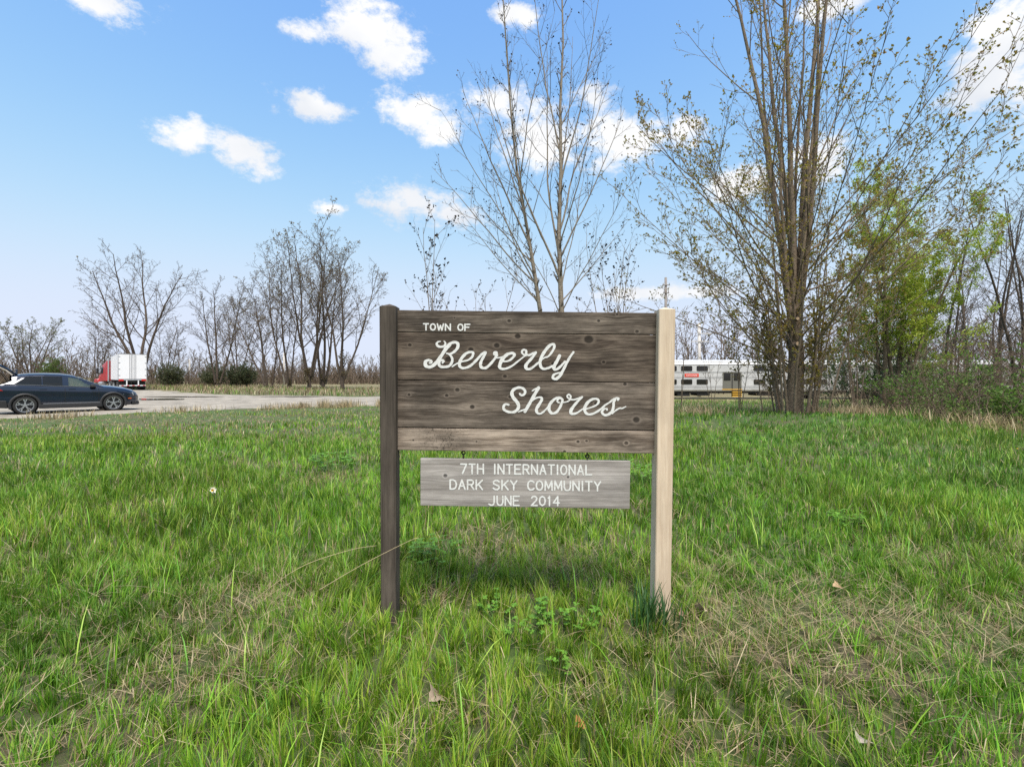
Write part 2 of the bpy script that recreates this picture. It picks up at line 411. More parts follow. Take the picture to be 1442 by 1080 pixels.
edge = np.minimum(np.linspace(0, 1, nt_), np.linspace(1, 0, nt_))[None].repeat(ns_, 0).ravel()
lz = gz(lx, ly) + 0.055 * sstep(0, 0.04, edge) - 0.02 + (fbm(lx * 0.9, ly * 0.9, 3) - 0.5) * 0.03
ii = (np.arange(ns_ - 1)[:, None] * nt_ + np.arange(nt_ - 1)[None]).ravel()
lm = mesh_np('gravel_lot', np.stack([lx, ly, lz], 1), [np.stack([ii, ii + nt_, ii + nt_ + 1, ii + 1], 1)], smooth=True)
gravel = mat('gravel', (0.165, 0.145, 0.115), 0.95, nscale=1.6, col2=(0.37, 0.33, 0.265), bump=1.0, bscale=14)
tag(link('gravel_lot', lm, gravel), kind='structure')
def lot_z(x, y): return G(x, y) + 0.04
# puddles
M['water'] = mat('puddle_water', (0.05, 0.04, 0.03), 0.03, spec=0.9)
def puddle(cx, cy, a, b_, rot, seed):
    rg = np.random.RandomState(seed); n = 40; t = np.linspace(0, 2 * math.pi, n, endpoint=False)
    r = 1 + 0.25 * np.sin(2 * t + rg.rand() * 6) + 0.15 * np.sin(3 * t + rg.rand() * 6) + 0.08 * np.sin(7 * t)
    x, y = a * r * np.cos(t), b_ * r * np.sin(t); c, s = math.cos(rot), math.sin(rot)
    x, y = cx + x * c - y * s, cy + x * s + y * c
    V = np.stack([np.r_[cx, x], np.r_[cy, y], np.full(n + 1, lot_z(cx, cy) + 0.025)], 1)
    f = np.stack([np.zeros(n, int), 1 + np.arange(n), 1 + (np.arange(n) + 1) % n], 1)
    tag(link('puddle', mesh_np('puddle', V, [f]), M['water']), kind='structure')
puddle(-23.6, 32.5, 2.0, 1.1, 0.15, 1); puddle(-24.0, 36.5, 2.3, 0.7, 0.1, 2); puddle(-16.5, 37.0, 2.5, 0.5, 0.0, 3)

# railway track
TY, TZ = 60.0, -1.50
b = MB()
b.add([(-2, TY - 3.0, TZ - 0.55), (300, TY - 3.0, TZ - 0.55), (300, TY - 1.7, TZ - 0.12), (-2, TY - 1.7, TZ - 0.12), (-2, TY + 3.2, TZ - 0.12), (300, TY + 3.2, TZ - 0.12), (300, TY + 5, TZ - 0.6), (-2, TY + 5, TZ - 0.6)],
      [(0, 1, 2, 3), (3, 2, 5, 4), (4, 5, 6, 7)])
bal = b.build('track_bed', mat('ballast', (0.10, 0.085, 0.075), 0.95, nscale=6, col2=(0.30, 0.27, 0.24), bump=0.9, bscale=25)); tag(bal, kind='structure')
M['rust'] = mat('rusty_rail', (0.16, 0.07, 0.035), 0.8, noise=0.3, nscale=3)
for dy in (0, 1.435):
    b = MB(); b.box(-2, 300, TY + dy - 0.035, TY + dy + 0.035, TZ - 0.16, TZ); b.box(-2, 300, TY + dy - 0.07, TY + dy + 0.07, TZ - 0.20, TZ - 0.165)
    b.build('rail', M['rust'], bal)

exec_parts = []
# ------------------------------------------------------------------ the town sign
YB = 2.45                      # front plane of the boards
SO = Vector((0.07, YB, -0.06))
def L(u, v, Y=YB): return P(u, v, Y) - SO
sign = empty('town_sign', SO)
tag(sign, 'weathered wooden town sign with two posts and white painted script lettering', 'sign')
def kn(u, v, r): p = L(u, v); return (p.x, p.z, r * 0.0035)

def post(corn_top, corn_bot, peak, m, name='post'):
    """front face given by pixel corners; 89 mm deep, with a low pyramid on top"""
    Yf, d = 2.405, 0.089
    (ul, ur, vt), (bl, br, vb) = corn_top, corn_bot
    N = 14; vs = []
    for i in range(N):
        t = i / (N - 1); u0, u1, v = bl + (ul - bl) * t, br + (ur - br) * t, vb + (vt - vb) * t
        a, c = L(u0, v, Yf), L(u1, v, Yf)
        c2 = c + Vector((0, d, 0)); a2 = a + Vector((0, d, 0)); e = 0.004
        for q in (a + Vector((e, 0, 0)), c + Vector((-e, 0, 0)), c + Vector((0, e, 0)), c2 + Vector((0, -e, 0)), c2 + Vector((-e, 0, 0)), a2 + Vector((e, 0, 0)), a2 + Vector((0, -e, 0)), a + Vector((0, e, 0))):
            vs.append(q)
    k = 8; fs = []
    for i in range(N - 1):
        for j in range(k): fs.append((i * k + j, i * k + (j + 1) % k, (i + 1) * k + (j + 1) % k, (i + 1) * k + j))
    top = (N - 1) * k; pk = len(vs)
    ctr = sum((vs[top + j] for j in range(k)), Vector()) / k
    vs.append(Vector((ctr.x, ctr.y, ctr.z + peak)))
    fs += [(top + j, top + (j + 1) % k, pk) for j in range(k)]; fs.append(tuple(range(k - 1, -1, -1)))
    o = MB().add(vs, fs).build(name, m, sign)
    return o
m_lp = wood_mat('old_post_timber', (0.040, 0.032, 0.025), (0.120, 0.098, 0.078), 'Z', [kn(551, 501, 3.2), kn(538, 645, 3.4), kn(544, 733, 4.0), kn(556, 818, 2.5)], 3.3, tone=0.25)
m_rp = wood_mat('new_pine_post', (0.47, 0.35, 0.24), (0.68, 0.56, 0.42), 'Z', [kn(928, 748, 3.0), kn(924, 640, 2.4)], 7.7, contrast=1.1, gscale=45, tone=0.12, cracks=0.18)
lp = post((534.0, 557.0, 431.0), (536.5, 557.5, 905), 0.016, m_lp); lp['label'] = 'dark weathered left post'
rp_ = post((928.3, 951.6, 435.5), (921.0, 943.6, 925), 0.014, m_rp); rp_['label'] = 'pale new pine post on the right'

seamL = [436.0, 467.7, 535.2, 601.8, 634.2]; seamR = [440.3, 471.6, 539.2, 606.8, 639.2]
def edge_u(v, side): # sloped ends against the posts
    return 552.0 if side < 0 else 930.0 - (v - 440) / 200 * 4.5
knots = [
    [kn(717, 452, 2.6), kn(843, 452, 2.2), kn(869, 443, 2.0), kn(897, 467, 2.6), kn(640, 448, 1.4)],
    [kn(577, 486, 2.6), kn(699.5, 486.5, 4.0), kn(663, 492.5, 3.8), kn(729, 473.5, 4.2), kn(829, 478, 6.6), kn(850, 510, 2.4), kn(711, 530, 2.8), kn(631, 506, 4.5), kn(779, 512, 3.0)],
    [kn(576, 556, 2.2), kn(629, 557, 2.6), kn(644, 549, 3.2), kn(665, 573, 3.4), kn(718, 559, 2.4), kn(880, 541, 2.6), kn(896, 591, 4.8), kn(839, 568, 2.6)],
    [kn(582, 620, 1.6), kn(671, 622, 1.6), kn(814, 622, 2.4), kn(826, 621, 2.0), kn(882, 624, 3.0), kn(795, 636, 2.4)]]
cols = [((0.064, 0.049, 0.037), (0.200, 0.164, 0.130)), ((0.044, 0.032, 0.024), (0.150, 0.118, 0.090)), ((0.064, 0.049, 0.037), (0.200, 0.163, 0.130)), ((0.130, 0.098, 0.073), (0.345, 0.280, 0.222))]
boards = []
for i in range(4):
    g = 0.5
    a, b_, c, d = L(edge_u(seamL[i + 1], -1), seamL[i + 1] - g), L(edge_u(seamR[i + 1], 1), seamR[i + 1] - g), L(edge_u(seamR[i], 1), seamR[i] + g), L(edge_u(seamL[i], -1), seamL[i] + g)
    D = Vector((0, 0.036, 0)); off = Vector((0, (0.0, 0.0006, 0.0, 0.001)[i], 0))
    o = MB().hexa([a + off, b_ + off, b_ + D + off, a + D + off, d + off, c + off, c + D + off, d + D + off]).build(
        'board', wood_mat('weathered_board', *cols[i], 'X', knots[i], 1.7 + 2.3 * i, gscale=85, contrast=2.2, tone=0.5, stain=(L(622, 620).x, 0.10) if i == 3 else None), sign, bevel=0.0028)
    boards.append(o)
for i in (1, 2, 3):        # unseen strips added to stop light showing through the joints
    a, c = L(562, seamL[i] - 3, YB + 0.037), L(915, seamR[i] - 3, YB + 0.037); a2, c2 = L(562, seamL[i] + 3, YB + 0.037), L(915, seamR[i] + 3, YB + 0.037); D = Vector((0, 0.012, 0))
    MB().hexa([a2, c2, c2 + D, a2 + D, a, c, c + D, a + D]).build('joint_light_block', m_lp, sign)

# ---------------- lettering: painted ribbons a hair proud of the wood
def catmull(p, sub=6):
    p = [np.array(q, float) for q in p]
    if len(p) < 3: return np.array(p)
    q = [2 * p[0] - p[1]] + p + [2 * p[-1] - p[-2]]; o = []
    for i in range(1, len(q) - 2):
        for s in range(sub):
            t = s / sub
            o.append(0.5 * (2 * q[i] + (q[i + 1] - q[i - 1]) * t + (2 * q[i - 1] - 5 * q[i] + 4 * q[i + 1] - q[i + 2]) * t * t + (3 * q[i] - q[i - 1] - 3 * q[i + 1] + q[i + 2]) * t ** 3))
    o.append(q[-2]); return np.array(o)
def ribbon(mb, pts, widths, Yfront, layer):
    """pts in photo pixels (n,2); widths in pixels; written onto the plane Y = Yfront"""
    pts = np.asarray(pts, float); n = len(pts); w = np.asarray(widths, float)
    d = np.gradient(pts, axis=0); d /= np.maximum(np.hypot(d[:, 0], d[:, 1])[:, None], 1e-6)
    nr = np.stack([-d[:, 1], d[:, 0]], 1)
    y = Yfront - 0.0009 - layer * 0.00025 - np.arange(n) * 0.000004
    vs = []
    for i in range(n):
        for s in (-0.5, 0.5):
            q = pts[i] + nr[i] * w[i] * s; vs.append(L(q[0], q[1], y[i]))
    mb.add(vs, [(2 * i, 2 * i + 1, 2 * i + 3, 2 * i + 2) for i in range(n - 1)])
    for i, sg in ((0, -1), (n - 1, 1)):      # round ends
        c = pts[i]; fan = [L(c[0], c[1], y[i] - 0.00003)]
        for k in range(9):
            a = math.pi * k / 8 - math.pi / 2
            q = c + w[i] / 2 * (d[i] * sg * math.cos(a) + nr[i] * math.sin(a)); fan.append(L(q[0], q[1], y[i] - 0.00003))
        mb.add(fan, [(0, k, k + 1) for k in range(1, 9)])
def script(strokes, u0, v0, sc, parent, name='letter'):
    mb = MB()
    for li, (pts, w0, w1, w2) in enumerate(strokes):
        p = catmull([(u0 + x / sc, v0 + y / sc) for x, y in pts])
        t = np.linspace(0, 1, len(p)); w = np.where(t < 0.5, w0 + (w1 - w0) * t * 2, w1 + (w2 - w1) * (t * 2 - 1)) / sc
        # a broad brush: strokes that run down are fuller than those that run up to the right
        d = np.gradient(p, axis=0); sl = d[:, 1] / np.maximum(np.hypot(d[:, 0], d[:, 1]), 1e-6)
        w = w * (0.86 + 0.20 * np.abs(sl)) * (1 + 0.07 * np.sin(np.arange(len(p)) * 0.9 + li))
        ribbon(mb, p, w, YB, li)
    o = mb.build(name, M['worn'], parent); o['label'] = 'white painted script letter'; return o
A4 = (590, 470, 12.017); B4 = (695, 470, 12.017); C4 = (700, 535, 14.42); D4 = (790, 535, 14.42)
script([([(425, 128), (448, 160), (430, 205), (370, 222), (315, 205), (300, 165), (325, 138), (362, 130)], 22, 46, 20),
        ([(440, 250), (500, 190), (560, 152), (625, 145), (662, 185), (645, 250), (595, 305), (530, 345)], 45, 52, 40),
        ([(520, 190), (440, 280), (370, 385), (300, 480), (220, 550), (150, 560), (108, 525), (115, 470), (160, 448), (205, 462), (205, 490), (178, 495)], 52, 62, 34),
        ([(470, 330), (520, 352), (560, 415), (558, 480), (510, 545), (430, 562), (360, 552), (338, 510), (350, 465), (395, 445), (415, 465), (398, 490)], 30, 50, 34)], *A4, boards[1])
script([([(562, 555), (640, 505), (730, 470), (830, 445), (900, 390), (915, 325), (870, 308), (790, 340), (715, 425), (685, 510), (700, 560), (760, 580), (860, 548), (960, 460), (1050, 360), (1110, 312)], 24, 50, 40)], *A4, boards[1])
script([([(1130, 315), (1105, 370), (1060, 450), (1040, 525), (1065, 572), (1135, 575), (1215, 505), (1290, 410), (1318, 345)], 36, 52, 34),
        ([(1318, 365), (1285, 350), (1280, 325), (1305, 315), (1312, 345)], 46, 52, 40), ([(1310, 408), (1375, 402), (1420, 390)], 30, 26, 30)], *A4, boards[1])
script([([(120, 468), (240, 462), (325, 405), (355, 350), (310, 328), (225, 355), (145, 440), (103, 540), (125, 588), (205, 590), (310, 545), (420, 460), (530, 375)], 30, 60, 22)], *B4, boards[1])
script([([(545, 372), (495, 340), (480, 298), (515, 270), (553, 295), (553, 345), (600, 362), (660, 335), (715, 318)], 28, 38, 40),
        ([(715, 318), (650, 410), (570, 500), (542, 560), (580, 598), (645, 580), (745, 500)], 40, 54, 34)], *B4, boards[1])
script([([(745, 500), (850, 412), (930, 380), (1000, 290), (1030, 215), (1010, 178), (945, 205), (865, 300), (805, 410), (787, 500), (810, 572), (860, 594), (930, 578), (990, 548)], 24, 52, 40)], *B4, boards[1])
script([([(1118, 372), (1080, 450), (1040, 520), (1018, 575), (1050, 605), (1115, 570), (1210, 470)], 50, 56, 34),
        ([(1352, 312), (1290, 400), (1225, 520), (1175, 620), (1120, 715), (1055, 765), (1005, 745), (1020, 695), (1080, 668), (1150, 655)], 34, 52, 28)], *B4, boards[1])
script([([(462, 282), (500, 315), (555, 285), (568, 225), (520, 170), (440, 155), (345, 190), (300, 262), (325, 350), (390, 430), (435, 510), (420, 590), (340, 650), (240, 650), (150, 610), (130, 545), (170, 492), (235, 505)], 40, 68, 44)], *C4, boards[2])
script([([(715, 222), (770, 185), (838, 160)], 26, 30, 40), ([(842, 160), (760, 300), (670, 460), (565, 645)], 62, 62, 58),
        ([(430, 650), (490, 625), (560, 600)], 22, 34, 40),
        ([(690, 440), (790, 368), (880, 352), (910, 390), (865, 480), (800, 590), (815, 665), (880, 682), (960, 630), (1040, 540)], 28, 62, 30)], *C4, boards[2])
script([([(1330, 400), (1262, 356), (1160, 395), (1075, 490), (1052, 590), (1105, 672), (1195, 660), (1275, 560), (1330, 420)], 44, 62, 44),
        ([(1330, 405), (1290, 375), (1240, 390), (1222, 440), (1265, 462)], 34, 34, 30), ([(1335, 460), (1390, 452), (1440, 440)], 22, 20, 22)], *C4, boards[2])
script([([(0, 462), (110, 442), (185, 402), (148, 372), (125, 325), (160, 295), (198, 332), (190, 388), (260, 400), (350, 375), (430, 345)], 22, 34, 40),
        ([(430, 345), (330, 445), (240, 555), (197, 640), (230, 688), (320, 670), (440, 590)], 38, 68, 30)], *D4, boards[2])
script([([(490, 595), (610, 558), (725, 505), (768, 430), (722, 385), (630, 395), (545, 455), (485, 555), (492, 650), (560, 698), (660, 680), (780, 612), (900, 510), (1010, 440)], 28, 62, 34)], *D4, boards[2])
script([([(1000, 445), (1090, 378), (1165, 372), (1155, 405)], 40, 44, 40), ([(1100, 400), (1070, 460), (1065, 545), (1035, 640), (960, 700), (885, 712), (832, 655), (870, 592), (925, 582), (935, 612)], 44, 58, 30),
        ([(1040, 680), (1130, 605), (1200, 572), (1240, 578), (1318, 540)], 30, 36, 22)], *D4, boards[2])
GLY = {
 'T': [[(0, 0), (1, 0)], [(.5, 0), (.5, 1)]], 'H': [[(0, 0), (0, 1)], [(1, 0), (1, 1)], [(0, .5), (1, .5)]], 'I': [[(.5, 0), (.5, 1)]],
 'N': [[(0, 1), (0, 0), (1, 1), (1, 0)]], 'E': [[(1, 0), (0, 0), (0, 1), (1, 1)], [(0, .48), (.8, .48)]],
 'R': [[(0, 1), (0, 0), (.65, 0), (.92, .12), (.95, .3), (.8, .48), (0, .5)], [(.5, .5), (1, 1)]], 'A': [[(0, 1), (.5, 0), (1, 1)], [(.2, .66), (.8, .66)]],
 'O': [[(.5, 0), (.15, .12), (0, .4), (0, .62), (.15, .9), (.5, 1), (.85, .9), (1, .62), (1, .4), (.85, .12), (.5, 0)]],
 'L': [[(0, 0), (0, 1), (1, 1)]], 'D': [[(0, 0), (.5, 0), (.85, .14), (1, .4), (1, .62), (.85, .88), (.5, 1), (0, 1), (0, 0)]],
 'K': [[(0, 0), (0, 1)], [(1, 0), (.05, .62)], [(.35, .45), (1, 1)]], 'S': [[(.95, .15), (.7, 0), (.3, 0), (.05, .15), (.08, .38), (.5, .5), (.9, .62), (.97, .83), (.7, 1), (.3, 1), (0, .85)]],
 'Y': [[(0, 0), (.5, .5), (1, 0)], [(.5, .5), (.5, 1)]], 'C': [[(1, .16), (.78, .02), (.4, 0), (.1, .18), (0, .5), (.1, .82), (.4, 1), (.78, .98), (1, .84)]],
 'M': [[(0, 1), (.05, 0), (.5, .8), (.95, 0), (1, 1)]], 'U': [[(0, 0), (0, .7), (.18, .95), (.5, 1), (.82, .95), (1, .7), (1, 0)]],
 'J': [[(.9, 0), (.9, .75), (.7, .97), (.35, 1), (0, .88)]], '7': [[(0, 0), (1, 0), (.3, 1)]], '2': [[(.05, .2), (.25, .02), (.7, 0), (.95, .2), (.85, .45), (0, 1), (1, 1)]],
 '0': [[(.5, 0), (.12, .15), (0, .5), (.12, .85), (.5, 1), (.88, .85), (1, .5), (.88, .15), (.5, 0)]], '1': [[(.2, .18), (.55, 0), (.55, 1)]], '4': [[(.75, 1), (.75, 0), (0, .7), (1, .7)]],
 'W': [[(0, 0), (.25, 1), (.5, .25), (.75, 1), (1, 0)]], 'F': [[(1, 0), (0, 0), (0, 1)], [(0, .48), (.8, .48)]]}
def block_line(text, u0, v0, u1, v1, h, w, parent, Yf, stroke, wide={'I': 0.25, '1': 0.6, 'M': 1.15, 'W': 1.25}, space=0.95, gap=0.42):
    units = sum((space if c == ' ' else wide.get(c, 1.0)) for c in text) + gap * (len(text) - 1)
    un = (u1 - u0 - stroke) / units; x = 0.0
    for c in text:
        cw = space if c == ' ' else wide.get(c, 1.0)
        if c != ' ':
            mb = MB()
            for li, st in enumerate(GLY[c]):
                pts = []
                for (gx_, gy_) in st:
                    u = u0 + stroke / 2 + (x + (gx_ if c != 'I' else 0.5) * cw) * un
                    vb = v0 + (v1 - v0) * (u - u0) / (u1 - u0); pts.append((u, vb + gy_ * h))
                for k in range(len(pts) - 1):
                    ribbon(mb, np.array([pts[k], pts[k + 1]]), [stroke, stroke], Yf, li * 0.6 + k * 0.15)
            mb.build('letter', M['worn'], parent)
        x += cw + gap
block_line('TOWN OF', 595.5, 456.0, 662.5, 456.8, 8.6, 1, boards[0], YB, 2.0, space=0.75)

# ---------------- the board hung below
hb = empty('hanging_board', SO)
tag(hb, 'pale grey wooden board hanging from two eye hooks below the town sign', 'sign board')
YH = YB + 0.004
a, b_, c, d = L(592, 711.8, YH), L(886.8, 716.4, YH), L(887.8, 649.4, YH), L(592, 645.6, YH)
D = Vector((0, 0.03, 0))
m_hb = wood_mat('silver_grey_board', (0.19, 0.168, 0.148), (0.43, 0.395, 0.365), 'X', [kn(627, 670, 3.0), kn(800, 672, 2.0)], 11.3, contrast=1.3, gscale=55, tone=0.22)
hbo = MB().hexa([a, b_, b_ + D, a + D, d, c, c + D, d + D]).build('plank', m_hb, hb, bevel=0.002)
block_line('7TH INTERNATIONAL', 647.8, 653.4, 834.4, 655.2, 13.2, 1, hbo, YH, 2.25, gap=0.46)
block_line('DARK SKY COMMUNITY', 632.8, 675.6, 846.8, 678.2, 12.8, 1, hbo, YH, 2.25, gap=0.42)
block_line('JUNE 2014', 687.5, 698.4, 788.5, 699.0, 12.8, 1, hbo, YH, 2.15, gap=0.42, space=1.3)
for (u, vt, vb) in ((652.5, 635.0, 646.5), (827.0, 640.0, 649.5)):
    mb = MB(); p0, p1 = L(u, vt, YH + 0.015), L(u, vb, YH + 0.015)
    n = 14; rr = 0.0085; cc = p0 + Vector((0, 0, -0.008))
    pts = [cc + Vector((math.cos(2 * math.pi * i / n) * rr, 0.002 * math.sin(i), math.sin(2 * math.pi * i / n) * rr)) for i in range(n)]
    for i in range(n): mb.tube(pts[i], pts[(i + 1) % n], 0.0034, 6)
    mb.tube(cc + Vector((0, 0, -rr)), p1 + Vector((0, 0, -0.012)), 0.0028, 6)
    mb.tube(cc + Vector((0, 0, rr)), p0 + Vector((0, 0, 0.012)), 0.0028, 6)
    mb.build('eye_hook', M['iron'], hb)
# ------------------------------------------------------------------ car (nose +x, right side at -y)
def build_car():
    fwd = Vector((1.85, 2.05, 0)).normalized(); yaw = math.atan2(fwd.y, fwd.x)
    right = Vector((fwd.y, -fwd.x, 0))
    rear_axle = Vector((-19.2, 19.6, 0)) - right * 0.92
    ctr = rear_axle + fwd * 1.38
    zg = lot_z(-18.4, 20.2) + 0.0
    car = empty('car', (ctr.x, ctr.y, zg), yaw)
    tag(car, 'dark blue five-door car with its tailgate raised, parked on the gravel', 'car')
    paint = mat('car_paint_blue', (0.003, 0.010, 0.030), 0.22, 0.3, coat=1.0, noise=0.05, nscale=3)
    black = mat('black_plastic', (0.018, 0.018, 0.019), 0.55, noise=0.1, nscale=30)
    chrome = mat('chrome_trim', (0.20, 0.205, 0.215), 0.42, 0.7)
    tyre_m = mat('tyre_rubber', (0.016, 0.016, 0.016), 0.8, noise=0.2, nscale=60)
    rim_m = mat('alloy_rim', (0.48, 0.49, 0.50), 0.3, 0.9)
    glass = bpy.data.materials.new('tinted_glass'); glass.use_nodes = True
    g = glass.node_tree.nodes['Principled BSDF']; g.inputs['Base Color'].default_value = (0.008, 0.009, 0.010, 1); g.inputs['Roughness'].default_value = 0.04
    g.inputs['Alpha'].default_value = 0.93
    glass2 = bpy.data.materials.new('clear_glass'); glass2.use_nodes = True
    g = glass2.node_tree.nodes['Principled BSDF']; g.inputs['Base Color'].default_value = (0.10, 0.14, 0.13, 1); g.inputs['Roughness'].default_value = 0.03
    g.inputs['Alpha'].default_value = 0.5
    # --- profile curves along x
    xs = np.linspace(-2.30, 2.33, 110)
    belt = np.interp(xs, [-2.30, -2.0, -1.2, 0, 0.7, 1.0, 1.4, 1.8, 2.1, 2.25, 2.33], [1.10, 1.20, 1.16, 1.09, 1.05, 1.05, 1.01, 0.94, 0.84, 0.74, 0.62])
    sill = np.interp(xs, [-2.30, -2.1, -1.7, 1.8, 2.15, 2.33], [0.42, 0.30, 0.24, 0.24, 0.26, 0.36])
    hw = np.interp(xs, [-2.30, -2.1, -1.6, -0.8, 0.8, 1.5, 1.95, 2.2, 2.33], [0.74, 0.86, 0.925, 0.92, 0.92, 0.925, 0.86, 0.70, 0.50])
    axr, axf, wr = -1.38, 1.38, 0.365
    V, ok = [], []
    prof = [(0.0, 0.90, 0), (0.12, 0.965, 0), (0.3, 0.99, 0), (0.45, 0.975, 0), (0.58, 0.985, 0), (0.72, 1.0, 0), (0.84, 0.995, 0), (0.93, 0.97, 0), (1.0, 0.925, 0)]
    top = [(0.80, 0.035), (0.5, 0.075), (0.2, 0.09)]
    rows = len(prof) + len(top)
    for i, x in enumerate(xs):
        for (t, w, _) in prof: V.append((x, -hw[i] * w, sill[i] + (belt[i] - sill[i]) * t))
        for (w, dz) in top: V.append((x, -hw[i] * w, belt[i] + dz * (1 if x > 0.9 else 0.2)))
    V = np.array(V); n = len(xs)
    V2 = V.copy(); V2[:, 1] *= -1
    fb = []; idx = lambda i, j: i * rows + j
    for i in range(n - 1):
        for j in range(rows - 1):
            cxm = (xs[i] + xs[i + 1]) / 2; zc = (V[idx(i, j)][2] + V[idx(i, j + 1)][2]) / 2
            if j < len(prof) - 1 and min(math.hypot(cxm - axr, zc - 0.36), math.hypot(cxm - axf, zc - 0.36)) < 0.41: continue
            if j >= len(prof) - 1 and xs[i] < 0.90: continue
            fb.append((idx(i, j), idx(i + 1, j), idx(i + 1, j + 1), idx(i, j + 1)))
    o2 = len(V); fm = [tuple(reversed([k + o2 for k in f])) for f in fb]
    extra = []
    for i in range(n - 1):     # hood centre strip
        if xs[i] >= 0.90: extra.append((idx(i, rows - 1), idx(i + 1, rows - 1), o2 + idx(i + 1, rows - 1), o2 + idx(i, rows - 1)))
    e = [idx(n - 1, j) for j in range(rows)]; extra += [(e[j], o2 + e[j], o2 + e[j + 1], e[j + 1]) for j in range(rows - 1)]
    e = [idx(0, j) for j in range(len(prof) - 2)]; extra += [(e[j + 1], o2 + e[j + 1], o2 + e[j], e[j]) for j in range(len(e) - 1)]
    me = mesh_np('body', np.vstack([V, V2]), [np.array(fb + fm + extra)], smooth=True)
    body = link('body', me, paint, car)
    # --- greenhouse: rows from belt to roof, split into pillars / roof (paint) and panes
    gxs = np.linspace(-1.74, 1.04, 90)
    roof = np.interp(gxs, [-1.74, -1.6, -1.25, -0.8, -0.3, 0.05, 0.35, 0.7, 1.04], [1.53, 1.565, 1.605, 1.62, 1.60, 1.55, 1.455, 1.27, 1.07])
    gb = np.interp(gxs, [-1.98, -1.2, 0, 0.7, 1.04], [1.198, 1.16, 1.09, 1.05, 1.055])
    roof = np.maximum(roof, gb + 0.01)
    gw = np.interp(gxs, [-1.98, -1.6, -0.8, 0.6, 1.04], [0.80, 0.86, 0.865, 0.855, 0.85])
    K = 9; GV = []
    for i, x in enumerate(gxs):
        for k in range(K):
            t = k / (K - 1); z = gb[i] + (roof[i] - 0.05 * min(1, (roof[i] - gb[i]) * 3) - gb[i]) * t
            GV.append((x, -(gw[i] - 0.19 * t ** 1.25 * min(1, (roof[i] - gb[i]) / 0.45)), z))
        GV.append((x, -(gw[i] - 0.30 * min(1, (roof[i] - gb[i]) / 0.45)), roof[i] - 0.012)); GV.append((x, -0.25, roof[i] + 0.01))
    GV = np.array(GV); KK = K + 2; q2 = len(GV); GV2 = GV.copy(); GV2[:, 1] *= -1
    fr, pr, pf, ws = [], [], [], []
    for i in range(len(gxs) - 1):
        xm = (gxs[i] + gxs[i + 1]) / 2
        for k in range(KK - 1):
            f = (i * KK + k, (i + 1) * KK + k, (i + 1) * KK + k + 1, i * KK + k + 1)
            t = (k + 0.5) / (K - 1)
            lo_rear = -1.70 + 0.40 * t
            if k < K - 2 and k >= 0 and lo_rear < xm < -0.26 and not (-0.90 < xm < -0.87): pr.append(f)
            elif k < K - 2 and -0.08 < xm < 0.80 - 0.66 * t and roof[i] - gb[i] > 0.1: pf.append(f)
            elif k >= K - 1 and xm > 0.18: ws.append(f)
            else: fr.append(f)
    mir = lambda L_: L_ + [tuple(reversed([k + q2 for k in f])) for f in L_]
    allv = np.vstack([GV, GV2])
    mid = [(i * KK + KK - 1, (i + 1) * KK + KK - 1, q2 + (i + 1) * KK + KK - 1, q2 + i * KK + KK - 1) for i in range(len(gxs) - 1)]
    rf = [m_ for i, m_ in enumerate(mid) if gxs[i] <= 0.18]; wsm = [m_ for i, m_ in enumerate(mid) if gxs[i] > 0.18]
    def sub(name, faces, m, parent, inset=0.0):
        f = np.array(faces); u, inv = np.unique(f, return_inverse=True); vv = allv[u].copy(); vv[:, 1] *= (1 - inset)
        return link(name, mesh_np(name, vv, [inv.reshape(f.shape)], smooth=True), m, parent)
    roof_o = sub('roof', mir(fr) + rf, paint, car)
    sub('rear_side_window', pr, glass, car, 0.006); sub('rear_side_window', mir(pr)[len(pr):], glass, car, 0.006)
    sub('front_side_window', pf, glass2, car, 0.006); sub('front_side_window', mir(pf)[len(pf):], glass2, car, 0.006)
    sub('windscreen', mir(ws) + wsm, glass2, car)
    mb = MB(); mb.box(-1.9, 0.8, -0.74, 0.74, 0.30, 0.98)
    for sx in (-0.80, 0.05):
        for sy in (-0.4, 0.4): mb.hexa([(sx - .1, sy - .23, .6), (sx + .12, sy - .23, .6), (sx + .12, sy + .23, .6), (sx - .1, sy + .23, .6), (sx - .28, sy - .2, 1.25), (sx - .16, sy - .2, 1.25), (sx - .16, sy + .2, 1.25), (sx - .28, sy + .2, 1.25)])
    mb.build('interior', black, car)
    # chrome strip under the windows, widening into the rear pillar
    for sg in (-1, 1):
        mb = MB()
        for i in range(len(gxs) - 1):
            if gxs[i] > 0.82 or gxs[i] < -1.72: continue
            y0, y1 = -(gw[i] + 0.012), -(gw[i + 1] + 0.012); h = 0.022
            mb.hexa([(gxs[i], sg * -y0, gb[i] - 0.008), (gxs[i + 1], sg * -y1, gb[i + 1] - 0.008), (gxs[i + 1], sg * -(y1 + 0.03), gb[i + 1] - 0.008), (gxs[i], sg * -(y0 + 0.03), gb[i] - 0.008),
                     (gxs[i], sg * -y0, gb[i] - 0.008 + h), (gxs[i + 1], sg * -y1, gb[i + 1] - 0.008 + h), (gxs[i + 1], sg * -(y1 + 0.03), gb[i + 1] - 0.008 + h), (gxs[i], sg * -(y0 + 0.03), gb[i] - 0.008 + h)])
        mb.build('window_trim', chrome, car)
        mb = MB(); q = [(-1.98, 0.84, 1.205), (-1.68, 0.866, 1.20), (-1.38, 0.735, 1.44), (-1.54, 0.725, 1.44)]
        mb.prism([Vector((x, sg * y, z)) for x, y, z in q], (0, sg * 0.012, 0)); mb.build('pillar_trim', chrome, car)
        mb = MB(); mb.box(-0.86, 0.92, sg * 0.915 - 0.012, sg * 0.915 + 0.016, 0.385, 0.425); mb.build('sill_trim', chrome, car, bevel=0.004)
